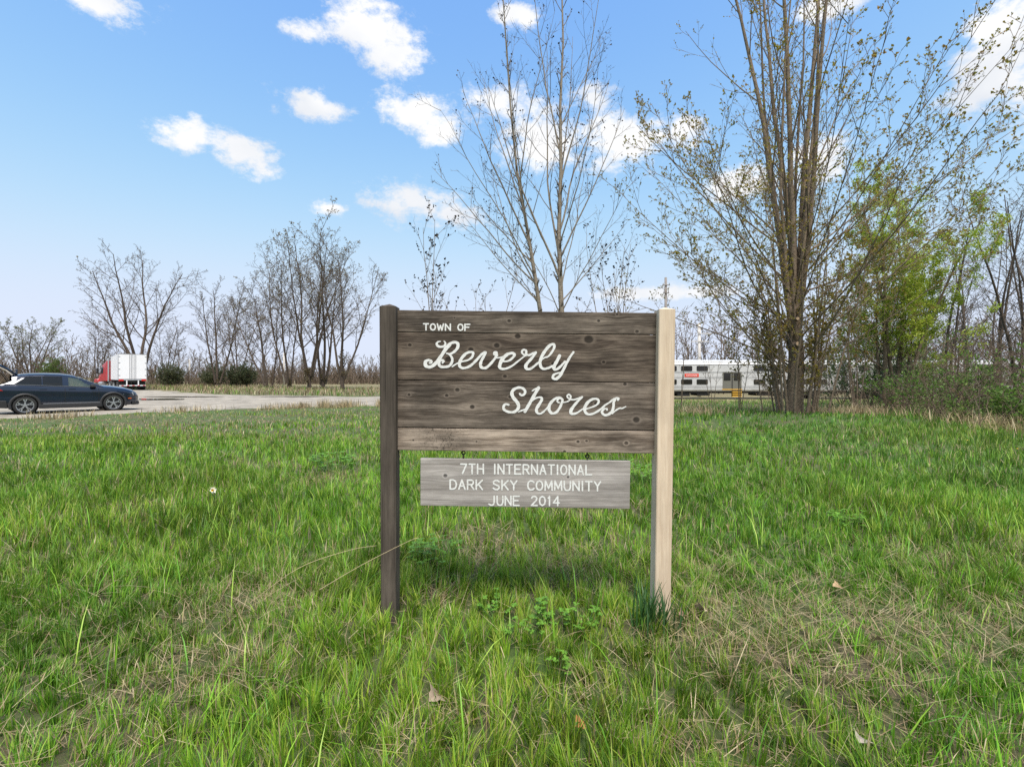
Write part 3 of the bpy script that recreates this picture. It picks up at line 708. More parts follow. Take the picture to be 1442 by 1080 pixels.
        mb = MB(); mb.box(-0.98, 0.98, sg * 0.90 - 0.05, sg * 0.90 + 0.025, 0.215, 0.375); mb.build('sill_cladding', black, car, bevel=0.02)
        for hx in (-0.85, 0.02):
            mb = MB(); mb.box(hx - 0.11, hx + 0.11, sg * 0.922 - 0.004, sg * 0.922 + 0.024, 0.965, 1.0); mb.build('door_handle', paint, car, bevel=0.008)
        mb = MB(); mb.hexa([(0.58, sg * 0.87, 1.04), (0.80, sg * 0.87, 1.04), (0.78, sg * 1.06, 1.05), (0.62, sg * 1.06, 1.05), (0.60, sg * 0.90, 1.18), (0.75, sg * 0.90, 1.18), (0.73, sg * 1.05, 1.17), (0.64, sg * 1.05, 1.17)])
        mb.build('wing_mirror', black, car, bevel=0.025)
        for ax in (axr, axf):      # wheel arch cladding
            mb = MB(); n = 26; vs = []
            for i in range(n + 1):
                a = R(-18) + (math.pi + R(36)) * i / n
                for (r, y) in ((0.385, 0.90), (0.385, 0.937), (0.46, 0.940), (0.475, 0.915)):
                    hwx = 0.0
                    vs.append((ax + r * math.cos(a), sg * y, 0.36 + r * math.sin(a)))
            fs = [(4 * i + j, 4 * i + j + 1, 4 * i + j + 5, 4 * i + j + 4) for i in range(n) for j in range(3)]
            mb.add(vs, fs).build('wheel_arch', black, car, smooth=True)
            mb = MB(); mb.lathe_y([(0.40, sg * 0.91), (0.40, sg * 0.55), (0.02, sg * 0.55)], 28, ax, 0.36); mb.build('wheel_well', black, car)
        mb = MB(); mb.hexa([(1.72, sg * 0.895, 0.72), (2.12, sg * 0.76, 0.66), (2.08, sg * 0.70, 0.66), (1.72, sg * 0.85, 0.72), (1.80, sg * 0.88, 0.80), (2.10, sg * 0.765, 0.80), (2.06, sg * 0.70, 0.80), (1.80, sg * 0.84, 0.80)])
        mb.build('headlight', mat('lamp_glass', (0.45, 0.48, 0.5), 0.08), car, bevel=0.012)
        mb = MB(); mb.hexa([(-2.31, sg * 0.78, 0.93), (-1.98, sg * 0.895, 0.94), (-1.98, sg * 0.80, 0.94), (-2.31, sg * 0.66, 0.93), (-2.30, sg * 0.77, 1.06), (-2.08, sg * 0.885, 1.02), (-2.08, sg * 0.80, 1.02), (-2.30, sg * 0.66, 1.06)])
        mb.build('tail_light', mat('red_lens', (0.45, 0.02, 0.02), 0.12), car, bevel=0.01)
        mb = MB(); mb.box(1.90, 2.02, sg * 0.85 - 0.01, sg * 0.85 + 0.012, 0.52, 0.56); mb.build('side_marker', mat('amber_lens', (0.5, 0.10, 0.02), 0.2), car)
    # bumpers
    mb = MB(); mb.hexa([(2.05, -0.80, 0.24), (2.36, -0.50, 0.24), (2.36, 0.50, 0.24), (2.05, 0.80, 0.24), (2.05, -0.82, 0.40), (2.37, -0.52, 0.40), (2.37, 0.52, 0.40), (2.05, 0.82, 0.40)]); mb.build('front_bumper', black, car, bevel=0.03)
    mb = MB(); mb.hexa([(2.20, -0.66, 0.27), (2.39, -0.48, 0.27), (2.39, 0.48, 0.27), (2.20, 0.66, 0.27), (2.20, -0.66, 0.30), (2.39, -0.48, 0.30), (2.39, 0.48, 0.30), (2.20, 0.66, 0.30)]); mb.build('skid_trim', chrome, car)
    mb = MB(); mb.hexa([(-2.36, -0.74, 0.30), (-1.86, -0.915, 0.26), (-1.86, 0.915, 0.26), (-2.36, 0.74, 0.30), (-2.37, -0.76, 0.60), (-1.90, -0.93, 0.56), (-1.90, 0.93, 0.56), (-2.37, 0.76, 0.60)]); mb.build('rear_bumper', black, car, bevel=0.03)
    # door seams
    for sg in (-1, 1):
        for xx in (-0.20, 0.88):
            mb = MB(); mb.box(xx - 0.005, xx + 0.005, sg * 0.921 - 0.01, sg * 0.921 + 0.003, 0.43, 1.02); mb.build('door_seam', black, car)
    # roof rails
    for sg in (-1, 1):
        mb = MB(); pts = [Vector((x, sg * 0.60, z)) for x, z in ((-1.5, 1.59), (-1.3, 1.622), (-0.8, 1.642), (-0.3, 1.625), (0.0, 1.575))]
        for i in range(4): mb.tube(pts[i], pts[i + 1], 0.016, 8)
        mb.build('roof_rail', chrome, car)
    # raised tailgate
    tg = []
    hinge = Vector((-1.62, 0, 1.57)); up = Vector((-0.82, 0, 0.57)).normalized(); nrm = Vector((0.57, 0, 0.82)).normalized()
    def tgp(s, y, t, h): return hinge + up * s + nrm * h + Vector((0, y, 0))
    mb = MB(); outl = [(0.0, 0.62, 0.0), (0.30, 0.70, 0.06), (0.62, 0.78, 0.05), (0.95, 0.80, -0.10), (1.15, 0.76, -0.30)]
    vs = []
    for (s, w, h) in outl:
        for (y, hh) in ((-w, h - 0.05), (-w, h), (-w * 0.6, h + 0.04), (w * 0.6, h + 0.04), (w, h), (w, h - 0.05), (w * 0.6, h - 0.05), (-w * 0.6, h - 0.05)):
            vs.append(tgp(s, y, 0, hh))
    fs = [(8 * i + j, 8 * i + (j + 1) % 8, 8 * i + 8 + (j + 1) % 8, 8 * i + 8 + j) for i in range(4) for j in range(8)] + [tuple(range(7, -1, -1)), tuple(range(32, 40))]
    tgo = mb.add(vs, fs).build('tailgate', paint, car, smooth=True)
    mb = MB(); mb.hexa([tgp(0.10, -0.5, 0, 0.068), tgp(0.55, -0.55, 0, 0.105), tgp(0.55, 0.55, 0, 0.105), tgp(0.10, 0.5, 0, 0.068), tgp(0.10, -0.5, 0, 0.075), tgp(0.55, -0.55, 0, 0.113), tgp(0.55, 0.55, 0, 0.113), tgp(0.10, 0.5, 0, 0.075)]); mb.build('rear_window', glass, tgo)
    mb = MB(); mb.hexa([tgp(-0.05, -0.55, 0, 0.02), tgp(0.03, -0.6, 0, 0.02), tgp(0.03, 0.6, 0, 0.02), tgp(-0.05, 0.55, 0, 0.02), tgp(0.06, -0.55, 0, 0.20), tgp(0.13, -0.55, 0, 0.18), tgp(0.13, 0.55, 0, 0.18), tgp(0.06, 0.55, 0, 0.20)]); mb.build('spoiler', paint, tgo, bevel=0.015)
    for sg in (-1, 1):
        mb = MB(); mb.tube((-1.80, sg * 0.74, 1.30), tgp(0.62, sg * 0.70, 0, -0.02), 0.014, 6); mb.build('gas_strut', black, car)
    # wheels
    for ax in (axr, axf):
        for sg in (-1, 1):
            wh = empty('wheel', (ax, sg * 0.80, 0.36)); wh.parent = car
            mb = MB(); mb.lathe_y([(0.245, sg * 0.10), (0.27, sg * 0.125), (0.335, sg * 0.118), (0.362, sg * 0.085), (0.364, sg * -0.08), (0.33, sg * -0.115), (0.245, sg * -0.11)], 40); mb.build('tyre', tyre_m, wh, smooth=True)
            mb = MB(); mb.lathe_y([(0.252, sg * 0.104), (0.262, sg * 0.118), (0.245, sg * 0.116), (0.232, sg * 0.09), (0.225, sg * -0.10)], 40)
            for k in range(5):
                a = 2 * math.pi * k / 5 + 0.3
                for da, r0, r1 in ((0.0, 0.03, 0.15), (0.20, 0.13, 0.24), (-0.20, 0.13, 0.24)):
                    p0 = Vector((r0 * math.cos(a + (0 if da == 0 else da * 0.15)), 0, r0 * math.sin(a + (0 if da == 0 else da * 0.15)))); p1 = Vector((r1 * math.cos(a + da), 0, r1 * math.sin(a + da)))
                    sd_ = (p1 - p0).normalized().cross(Vector((0, 1, 0))) * (0.026 if da == 0 else 0.017)
                    mb.prism([Vector((q.x, sg * 0.112, q.z)) for q in (p0 - sd_, p1 - sd_, p1 + sd_, p0 + sd_)], (0, -sg * 0.03, 0))
            mb.lathe_y([(0.0, sg * 0.118), (0.045, sg * 0.117), (0.05, sg * 0.09)], 16)
            mb.build('rim', rim_m, wh)
            mb = MB(); mb.lathe_y([(0.0, sg * 0.05), (0.228, sg * 0.05)], 24); mb.build('brake_disc', black, wh)
build_car()

# ------------------------------------------------------------------ lorry: white box trailer with a red tractor
def build_truck():
    hd = Vector((-8.1, 9.0, 0)).normalized(); yaw = math.atan2(hd.y, hd.x)
    nl = P(166, 540, 55.0)      # near left corner of the rear face
    zg = lot_z(-43, 55)
    left = Vector((-hd.y, hd.x, 0))
    c = Vector((nl.x, nl.y, zg)) - left * 1.3
    tr = empty('semi_truck', c, yaw)       # local x = travel direction, y = left
    tag(tr, 'red semi truck with a plain white box trailer, rear doors towards us', 'truck')
    white = mat('trailer_white', (0.74, 0.75, 0.76), 0.45, noise=0.04, nscale=1.2)
    grey = mat('trailer_steel', (0.42, 0.43, 0.44), 0.4, 0.6); dk = mat('truck_black', (0.02, 0.02, 0.02), 0.7)
    red = mat('truck_red', (0.42, 0.022, 0.025), 0.35, noise=0.08, nscale=2, coat=0.5); redl = mat('truck_lamp', (0.5, 0.02, 0.015), 0.3)
    zt, zb, Lt = 4.05, 1.12, 11.5
    MB().box(0.04, Lt, -1.3, 1.3, zb, zt).build('trailer_box', white, tr, bevel=0.03)
    for k in range(18):
        MB().box(0.5 + k * 0.62, 0.53 + k * 0.62, 1.302, 1.315, zb + 0.12, zt - 0.1).build('side_rib', white, tr)
    for sg in (-1, 1):
        dr = MB().box(-0.03, 0.035, min(sg * 0.02, sg * 1.25), max(sg * 0.02, sg * 1.25), zb + 0.14, zt - 0.08).build('rear_door', white, tr, bevel=0.01)
        for yy in (0.12, 0.27):
            mb = MB(); mb.tube((-0.06, sg * yy, zb + 0.05), (-0.06, sg * yy, zt - 0.06), 0.022, 8); mb.build('lock_rod', grey, dr)
        for zz in (zb + 0.5, zb + 1.2, zb + 1.9, zb + 2.6):
            MB().box(-0.05, -0.031, min(sg * 1.10, sg * 1.26), max(sg * 1.10, sg * 1.26), zz, zz + 0.07).build('hinge', grey, dr)
        MB().box(-0.035, 0.038, min(sg * 1.255, sg * 1.298), max(sg * 1.255, sg * 1.298), zb, zt).build('corner_post', grey, tr)
        MB().box(-0.05, -0.01, min(sg * 0.80, sg * 1.24), max(sg * 0.80, sg * 1.24), zb - 0.10, zb + 0.09).build('tail_light', redl, tr, bevel=0.01)
        MB().box(-0.02, 0.06, sg * 0.52 - 0.05, sg * 0.52 + 0.05, 0.56, zb - 0.03).build('bumper_upright', white, tr)
    MB().box(-0.028, 0.036, -1.25, 1.25, zb - 0.03, zb + 0.135).build('rear_sill', grey, tr)
    MB().box(-0.027, 0.036, -1.25, 1.25, zt - 0.075, zt).build('header', grey, tr)
    MB().box(-0.05, 0.05, -1.2, 1.2, 0.46, 0.56).build('rear_bumper', white, tr, bevel=0.01)
    for k in range(5):
        MB().box(-0.054, -0.051, -1.15 + k * 0.48, -0.92 + k * 0.48, 0.475, 0.545).build('reflector', redl, tr)
    MB().box(0.3, Lt - 0.2, -0.5, 0.5, 0.86, 1.115).build('chassis', dk, tr)
    def wheelset(par, x, y, r=0.5):
        wh = empty('wheel', (x, y, r)); wh.parent = par
        MB().lathe_y([(0.28, 0.14), (0.46, 0.15), (0.50, 0.10), (0.50, -0.10), (0.46, -0.15), (0.28, -0.14)], 24).build('tyre', dk, wh, smooth=True)
        MB().lathe_y([(0.29, 0.13), (0.25, 0.06), (0.08, 0.09), (0.0, 0.09)], 20).lathe_y([(0.29, -0.13), (0.25, -0.06), (0.0, -0.06)], 20).build('rim', grey, wh, smooth=True)
    for x in (1.3, 2.6):
        for y in (-1.1, -0.78, 0.78, 1.1): wheelset(tr, x, y)
    for y in (-0.9, 0.9): MB().box(0.55, 0.58, y - 0.33, y + 0.33, 0.30, 0.85).build('mud_flap', dk, tr)
    # tractor, swung to the left of the trailer
    cab = empty('tractor', (Lt - 1.3, 0.2, 0), R(14)); cab.parent = tr
    MB().box(-1.6, 6.4, -0.45, 0.45, 0.62, 0.90).build('frame', dk, cab)
    MB().hexa([(1.5, -1.2, 0.95), (3.9, -1.2, 0.95), (3.9, 1.2, 0.95), (1.5, 1.2, 0.95), (1.6, -1.15, 3.55), (3.35, -1.1, 3.0), (3.35, 1.1, 3.0), (1.6, 1.15, 3.55)]).build('cab_shell', red, cab, bevel=0.08)
    MB().hexa([(3.9, -1.0, 0.9), (5.9, -0.85, 0.9), (5.9, 0.85, 0.9), (3.9, 1.0, 0.9), (3.9, -0.9, 2.0), (5.8, -0.7, 1.75), (5.8, 0.7, 1.75), (3.9, 0.9, 2.0)]).build('hood', red, cab, bevel=0.1)
    for sg in (-1, 1):
        MB().hexa([(4.3, sg * 0.8, 0.75), (5.9, sg * 0.8, 0.75), (5.9, sg * 1.25, 0.75), (4.3, sg * 1.25, 0.75), (4.5, sg * 0.8, 1.25), (5.7, sg * 0.8, 1.25), (5.7, sg * 1.22, 1.22), (4.5, sg * 1.22, 1.22)]).build('fender', red, cab, bevel=0.06)
        MB().hexa([(2.7, sg * 1.17, 1.95), (3.62, sg * 1.17, 1.95), (3.62, sg * 1.205, 1.95), (2.7, sg * 1.205, 1.95), (2.75, sg * 1.13, 2.75), (3.38, sg * 1.13, 2.75), (3.38, sg * 1.16, 2.75), (2.75, sg * 1.16, 2.75)]).build('side_window', mat('cab_glass', (0.03, 0.035, 0.04), 0.06), cab)
        MB().tube((1.35, sg * 1.05, 0.9), (1.35, sg * 1.05, 3.9), 0.08, 10).build('exhaust_stack', grey, cab)
        mb = MB(); mb.box(3.75, 3.85, sg * 1.45 - 0.12, sg * 1.45 + 0.12, 1.9, 2.6); mb.tube((3.8, sg * 1.15, 2.5), (3.8, sg * 1.45, 2.5), 0.02, 6); mb.build('mirror', dk, cab)
        wheelset(cab, 5.1, sg * 1.0); MB().tube((2.6, sg * 1.1, 0.62), (3.9, sg * 1.1, 0.62), 0.28, 14).build('fuel_tank', grey, cab)
        for x in (-0.9, 0.4):
            for y in (0.78, 1.08): wheelset(cab, x, sg * y)
build_truck()

# ------------------------------------------------------------------ train: two bilevel cars
def train_car(x0, label, first):
    Lc = 26.0; zr = TZ
    t = empty('train_car', (x0 + Lc / 2, TY + 0.72, zr)); tag(t, label, 'train', 'bilevel train cars on the track')
    sil = mat('ribbed_steel', (0.56, 0.555, 0.545), 0.45, 0.2, noise=0.12, nscale=0.8); roofm = mat('roof_white', (0.60, 0.60, 0.59), 0.4, noise=0.1, nscale=1.0)
    gl = mat('train_glass', (0.016, 0.014, 0.012), 0.08); dk = mat('train_underframe', (0.025, 0.024, 0.023), 0.8, noise=0.3, nscale=3)
    dor = mat('door_grey', (0.16, 0.155, 0.13), 0.5, 0.2); yel = mat('safety_yellow', (0.65, 0.36, 0.03), 0.5); rd = mat('route_red', (0.62, 0.05, 0.02), 0.45); amb = M['paint']
    hx = Lc / 2; W2 = 1.52; Y0 = -W2
    # body as a cross-section swept along x
    sec = [(-1.44, 0.98), (-W2, 1.15), (-W2, 4.15), (-1.46, 4.30), (-1.36, 4.40)]
    def sweep(sec_, a, c, name, m, close=True):
        full = sec_ + [(-y, z) for y, z in reversed(sec_)]; n = len(full)
        vs = [(a, y, z) for y, z in full] + [(c, y, z) for y, z in full]
        return MB().add(vs, [(i, (i + 1) % n, n + (i + 1) % n, n + i) for i in range(n)] + [tuple(range(n)), tuple(range(2 * n - 1, n - 1, -1))]).build(name, m, t)
    sweep(sec, -hx, hx, 'body', sil)
    sweep([(-1.38, 4.405), (-1.40, 4.46), (-1.15, 4.62), (-0.6, 4.72)], -hx + 0.05, hx - 0.05, 'roof', roofm)
    flute = mat('fluting_shadow_gap', (0.22, 0.215, 0.21), 0.5, 0.3)
    for z in (1.32, 1.44, 1.56, 2.5, 2.62, 3.14, 3.25, 4.06, 4.12):
        MB().box(-hx + 0.02, hx - 0.02, Y0 - 0.012, Y0 - 0.001, z, z + 0.025).build('body_seam', flute, t)
    # windows, two rows either side of the middle doors
    xsw = [-11.6, -9.75, -7.9, -6.05, -4.2] + [2.6, 4.45, 6.3, 8.15, 10.0]
    for z0, z1 in ((1.78, 2.36), (3.38, 3.96)):
        for xw in xsw:
            a, c = xw, xw + 1.3; r = 0.09; pts = []
            for (cx, cz, s) in ((c - r, z0 + r, -90), (c - r, z1 - r, 0), (a + r, z1 - r, 90), (a + r, z0 + r, 180)):
                for k in range(4): an = R(s + 30 * k); pts.append(Vector((cx + r * math.cos(an), Y0 - 0.006, cz + r * math.sin(an))))
            w = MB().prism(pts, (0, -0.008, 0)).build('window', gl, t)
            fr = MB()
            for k in range(len(pts)): fr.tube(pts[k] + Vector((0, -0.008, 0)), pts[(k + 1) % len(pts)] + Vector((0, -0.008, 0)), 0.022, 4, cap=False)
            fr.build('window_frame', dk, w)
    # middle doors with a vestibule opening, step and yellow edge
    for k, xd in enumerate((-1.12, 0.06)):
        d = MB().box(xd, xd + 1.08, Y0 - 0.02, Y0 - 0.004, 1.24, 3.26).build('door', dor, t)
        MB().box(xd + 0.14, xd + 0.94, Y0 - 0.03, Y0 - 0.022, 2.22, 3.14).build('door_window', gl, d)
    MB().box(-0.04, 0.06, Y0 - 0.05, Y0 - 0.003, 1.0, 3.28).build('door_post', dk, t)
    MB().box(-1.2, 1.2, Y0 - 0.06, Y0 - 0.004, 1.14, 1.23).build('door_sill', yel, t)
    for k in range(3):
        MB().box(0.05, 1.15, Y0 - 0.05 - 0.0 * k, Y0 + 0.3, 0.30 + 0.26 * k, 0.42 + 0.26 * k).build('step', yel, t)
        MB().box(0.06, 1.14, Y0 + 0.02, Y0 + 0.28, 0.425 + 0.26 * k, 0.555 + 0.26 * k).build('step_riser', dk, t)
    # red route plate
    if first:
        px0 = P(964, 0, TY - 0.8).x - (x0 + hx); px1 = P(984, 0, TY - 0.8).x - (x0 + hx)
        pl = MB().box(px0, px1, Y0 - 0.03, Y0 - 0.005, 2.66, 3.06).build('route_plate', rd, t, bevel=0.01)
        cu = bpy.data.curves.new('lettering', 'FONT'); cu.body = 'SOUTH SHORE'; cu.size = 0.26; cu.align_x = 'CENTER'; cu.extrude = 0.002
        tmp = bpy.data.objects.new('lettering', cu); COL.objects.link(tmp)
        dg = bpy.context.evaluated_depsgraph_get(); me = bpy.data.meshes.new_from_object(tmp.evaluated_get(dg))
        bpy.data.objects.remove(tmp)
        lt = link('lettering', me, M['paint'], pl); lt.location = ((px0 + px1) / 2, Y0 - 0.034, 2.77); lt.rotation_euler = (R(90), 0, 0); lt.scale = (0.75, 1, 1)
        for k, (a, c) in enumerate(((-2.0, -1.85), (-1.80, -1.65), (-1.60, -1.45))): pass
    # underframe, bogies, wheels
    MB().box(-hx + 0.3, hx - 0.3, -1.25, 1.25, 0.72, 0.975).build('underframe', dk, t)
    for k in range(7):
        xb = -8.0 + k * 2.4
        if abs(xb) > 1.9: MB().box(xb - 0.8, xb + 0.7, -1.2, 1.2, 0.32 + 0.05 * (k % 3), 0.715).build('equipment_box', dk, t, bevel=0.03)
    for xb in (-9.0, 9.0):
        bg = empty('bogie', (xb, 0, 0)); bg.parent = t
        for sg in (-1, 1): MB().box(-1.6, 1.6, sg * 1.08 - 0.09, sg * 1.08 + 0.09, 0.42, 0.70).build('side_frame', dk, bg, bevel=0.04)
        for wx in (-1.25, 1.25):
            mb = MB()
            for sg in (-1, 1): mb.lathe_y([(0.0, sg * 0.82), (0.46, sg * 0.80), (0.46, sg * 0.68), (0.0, sg * 0.68)], 24, wx, 0.46)
            mb.tube((wx, -0.8, 0.46), (wx, 0.8, 0.46), 0.08, 8); mb.build('wheelset', dk, bg)
    for sg in (-1, 1): MB().box(sg * hx - 0.25 if sg > 0 else sg * hx - 0.28, sg * hx + 0.28 if sg > 0 else sg * hx + 0.25, -0.6, 0.6, 1.1, 3.4).build('gangway', dk, t)
train_car(13.2, 'silver bilevel train car with a red plate, between the sign and big tree', True)
train_car(39.9, 'second silver bilevel train car, mostly hidden behind the big tree', False)

# ------------------------------------------------------------------ utility poles
def pole(u, vtop, Y, r, label, arms=(), m=None, z0=None):
    top = P(u, vtop, Y); zg = G(top.x, Y) - 0.3 if z0 is None else z0
    o = empty('utility_pole', (top.x, Y, zg)); tag(o, label, 'pole', 'utility poles')
    h = top.z - zg
    MB().tube((0, 0, 0), (0, 0, h), r * 1.25, 10, r).build('shaft', m, o, smooth=True)
    for (va, l0, l1) in arms:
        za = P(u, va, Y).z - zg
        MB().box(l0, l1, -0.06 - r, -r, za - 0.06, za + 0.06).build('crossarm', m, o)
        for x in (l0 + 0.1, l1 - 0.1): MB().tube((x, -r - 0.03, za + 0.06), (x, -r - 0.03, za + 0.26), 0.05, 8, 0.03).build('insulator', M['iron'], o)
wpole = mat('pole_pale', (0.50, 0.47, 0.43), 0.8, noise=0.15, nscale=3); gpole = mat('pole_grey', (0.20, 0.18, 0.165), 0.8, noise=0.2, nscale=3)
pole(984.5, 455, 66, 0.20, 'pale wooden utility pole standing behind the train', [(470, -0.2, 1.6), (481, -1.2, 1.2)], wpole)
pole(937.5, 391, 66, 0.17, 'tall grey pole rising behind the pale right sign post', [(402, -0.5, 0.5), (413, -0.4, 0.4)], gpole)
pole(400, 497, 92, 0.15, 'short pale pole standing among the trunks of the tall left trees', [], wpole)
pole(267, 506, 92, 0.14, 'thin pale pole between the olive bushes', [], wpole)
# ------------------------------------------------------------------ vegetation generators
UP = np.array([0, 0, 1.0])
def unit(a): return a / np.maximum(np.linalg.norm(a, axis=-1, keepdims=True), 1e-9)
def grow(rg, P0, D0, L0, R0, specs, first=None):
    P0, D0, L0, R0 = [np.asarray(a, float) for a in (P0, D0, L0, R0)]; D0 = unit(D0); out = []
    for li, sp in enumerate(specs):
        N, n = len(P0), sp['n']; d = D0.copy(); p = P0.copy(); step = (L0 / (n - 1))[:, None]
        wob = sp['wob'] if (li or first is None) else first[0][:, None]; trp = sp['trop'] if (li or first is None) else first[1][:, None]
        tip = np.full(N, sp.get('tip', 0.3)) if (li or first is None) else first[2]
        pts = np.zeros((N, n, 3)); dirs = np.zeros((N, n, 3))
        for i in range(n):
            pts[:, i] = p; dirs[:, i] = d
            d = unit(d + rg.normal(0, 1, (N, 3)) * wob + UP * trp); p = p + d * step
        t = np.linspace(0, 1, n); rad = R0[:, None] * (1 - t[None] * (1 - tip[:, None]))
        out.append((pts, rad, sp['sides'], dirs))
        if li + 1 == len(specs): break
        nx_ = specs[li + 1]; K = nx_['K']
        k = np.arange(K)[None]; tb = (k + rg.rand(N, K)) / K; tc_ = nx_['t0'] + (1 - nx_['t0']) * tb
        f = tc_ * (n - 1); i0 = np.minimum(f.astype(int), n - 2); fr = (f - i0)[..., None]; rows = np.arange(N)[:, None]
        cp = pts[rows, i0] * (1 - fr) + pts[rows, i0 + 1] * fr
        pd = unit(pts[rows, i0 + 1] - pts[rows, i0])
        ref = unit(np.cross(pd, np.where(np.abs(pd[..., 2:3]) > 0.9, np.array([1.0, 0, 0]), UP))); oth = np.cross(pd, ref)
        phi = (k * 2.399 + rg.rand(N, 1) * 6.28 + rg.normal(0, 0.4, (N, K)))[..., None]
        ang = np.radians(rg.uniform(*nx_['ang'], (N, K)))[..., None]
        cd = unit(pd * np.cos(ang) + (ref * np.cos(phi) + oth * np.sin(phi)) * np.sin(ang))
        lo = nx_.get('lo', 0.45)
        cl = L0[:, None] * nx_['ratio'] * (lo + (1 - lo) * (1 - tb)) * rg.uniform(0.7, 1.25, (N, K))
        cr = np.maximum((R0[:, None] * (1 - tc_ * (1 - tip[:, None]))) * nx_['rr'], nx_.get('rmin', 0.004))
        keep = rg.rand(N, K) < nx_.get('prob', 1.0)
        P0, D0, L0, R0 = cp[keep], cd[keep], cl[keep], cr[keep]
    return out
def tubes(level):
    pts, rad, k, _ = level; N, n, _ = pts.shape
    tg = unit(np.gradient(pts, axis=1)); m = unit(pts[:, -1] - pts[:, 0])
    ax = np.eye(3)[np.argmin(np.abs(m), axis=1)][:, None]
    u = unit(np.cross(tg, ax)); v = np.cross(tg, u)
    a = np.arange(k) * 2 * math.pi / k
    ring = u[:, :, None] * np.cos(a)[None, None, :, None] + v[:, :, None] * np.sin(a)[None, None, :, None]
    Vv = (pts[:, :, None] + ring * rad[:, :, None, None]).reshape(-1, 3)
    b = (np.arange(N) * n * k)[:, None, None] + (np.arange(n - 1) * k)[None, :, None]
    j = np.arange(k)[None, None]; j2 = (j + 1) % k
    F_ = np.stack([b + j, b + j2, b + k + j2, b + k + j], -1).reshape(-1, 4)
    return Vv, F_
def join(parts):
    vs, fs, o = [], [], 0
    for V_, F_ in parts: vs.append(V_); fs.append(F_ + o); o += len(V_)
    return np.vstack(vs), np.vstack(fs)
def leaves(rg, pos, dirs, size, spread, aspect=0.55, up=0.3):
    n = len(pos); a = unit(dirs + rg.normal(0, spread, (n, 3)) + UP * up); r = unit(np.cross(a, rg.normal(0, 1, (n, 3))))
    s = (size * rg.uniform(0.6, 1.3, n))[:, None]; nn = np.cross(a, r)
    V_ = np.stack([pos, pos + a * s * 0.45 + r * s * aspect * 0.5 + nn * s * 0.06, pos + a * s, pos + a * s * 0.45 - r * s * aspect * 0.5 + nn * s * 0.06], 1).reshape(-1, 3)
    return V_, np.arange(n * 4).reshape(n, 4)
def palette(rg, n, cols, var=0.25):
    c = np.array(cols)[rg.randint(0, len(cols), n)]; return np.clip(c * rg.uniform(1 - var, 1 + var, (n, 1)), 0, 1)
def sample_on(rg, level, count, tmin=0.15, tpow=1.0):
    pts, rad, k, dirs = level; N, n, _ = pts.shape
    b = rg.randint(0, N, count); f = (tmin + (1 - tmin) * rg.rand(count) ** tpow) * (n - 1); i = np.minimum(f.astype(int), n - 2); fr = (f - i)[:, None]
    return pts[b, i] * (1 - fr) + pts[b, i + 1] * fr, dirs[b, i]
def make_tree(name, label, cat, base, stems, specs, bark, seed, split=1, leaf=None, group=None, twig=None, leaf_level=-1):
    rg = np.random.RandomState(seed)
    lv = grow(rg, [s[0] for s in stems], [s[1] for s in stems], [s[2] for s in stems], [s[3] for s in stems], specs,
              first=None if len(stems[0]) == 4 else np.array([s[4:7] for s in stems]).T)
    o = empty(name, base); tag(o, label, cat, group)
    Vt, Ft = join([tubes(l) for l in lv[:split + 1]])
    link('trunk', mesh_np('trunk', Vt, [Ft], smooth=True), bark, o)
    cr = None
    if len(lv) > split + 1:
        Vt, Ft = join([tubes(l) for l in lv[split + 1:]])
        cr = link('crown', mesh_np('crown', Vt, [Ft], smooth=True), twig or bark, o)
    if leaf:
        pos, dr = sample_on(rg, lv[leaf_level], leaf['n'], leaf.get('tmin', 0.15), leaf.get('tpow', 1.0))
        if leaf.get('jit'): pos = pos + rg.normal(0, leaf['jit'], pos.shape)
        Vl, Fl = leaves(rg, pos, dr, leaf['size'], leaf.get('spread', 0.6), leaf.get('aspect', 0.55), leaf.get('up', 0.2))
        lo = link('leaves', mesh_np('leaves', Vl, [Fl], colors=np.repeat(palette(rg, leaf['n'], leaf['cols'], leaf.get('var', 0.25)), 4, 0)), M['leafy'], cr or o)
    return o, lv
def lvl(n, sides, wob, trop, K=1, t0=0.2, ang=(25, 50), ratio=0.5, rr=0.5, **k):
    return dict(n=n, sides=sides, wob=wob, trop=trop, K=K, t0=t0, ang=ang, ratio=ratio, rr=rr, **k)
def gp(u, Y, dz=0.0):
    x = (u - HU) / F * Y; return Vector((x, Y, G(x, Y) + dz))

# ------------------------------------------------------------------ the big budding maple on the right
rg0 = np.random.RandomState(11)
YM = 14.2; mb_ = gp(1118, YM, -0.1)
st = [((0, 0, 0), (0.01, 0, 1), 7.0, 0.25)]
for (ox, oz, dx, dy, Ls, r) in ((-0.10, 2.9, -0.055, 0.05, 12.0, 0.09), (-0.02, 3.3, -0.018, -0.05, 12.5, 0.094), (0.06, 3.0, 0.02, 0.07, 12.5, 0.096), (0.12, 2.7, 0.05, -0.04, 12.0, 0.09),
                                (-0.12, 2.6, -0.10, -0.08, 10.0, 0.06), (0.14, 2.8, 0.09, 0.1, 10.5, 0.06), (0.0, 3.6, 0.0, 0.1, 12.0, 0.088), (0.05, 3.2, 0.075, -0.12, 11.0, 0.058), (-0.05, 3.2, -0.085, 0.14, 10.5, 0.058)):
    st.append(((ox, 0, oz), (dx, dy, 1), Ls, r))
for k in range(40):            # boughs sweeping outwards and up from the lower trunk
    a = k * 2.399 + 0.5; z = 1.2 + 3.6 * rg0.rand(); e = rg0.uniform(0.35, 1.0)
    st.append(((math.cos(a) * 0.15, math.sin(a) * 0.15, z), (math.cos(a), math.sin(a), e), rg0.uniform(5.0, 7.6), rg0.uniform(0.016, 0.030)))
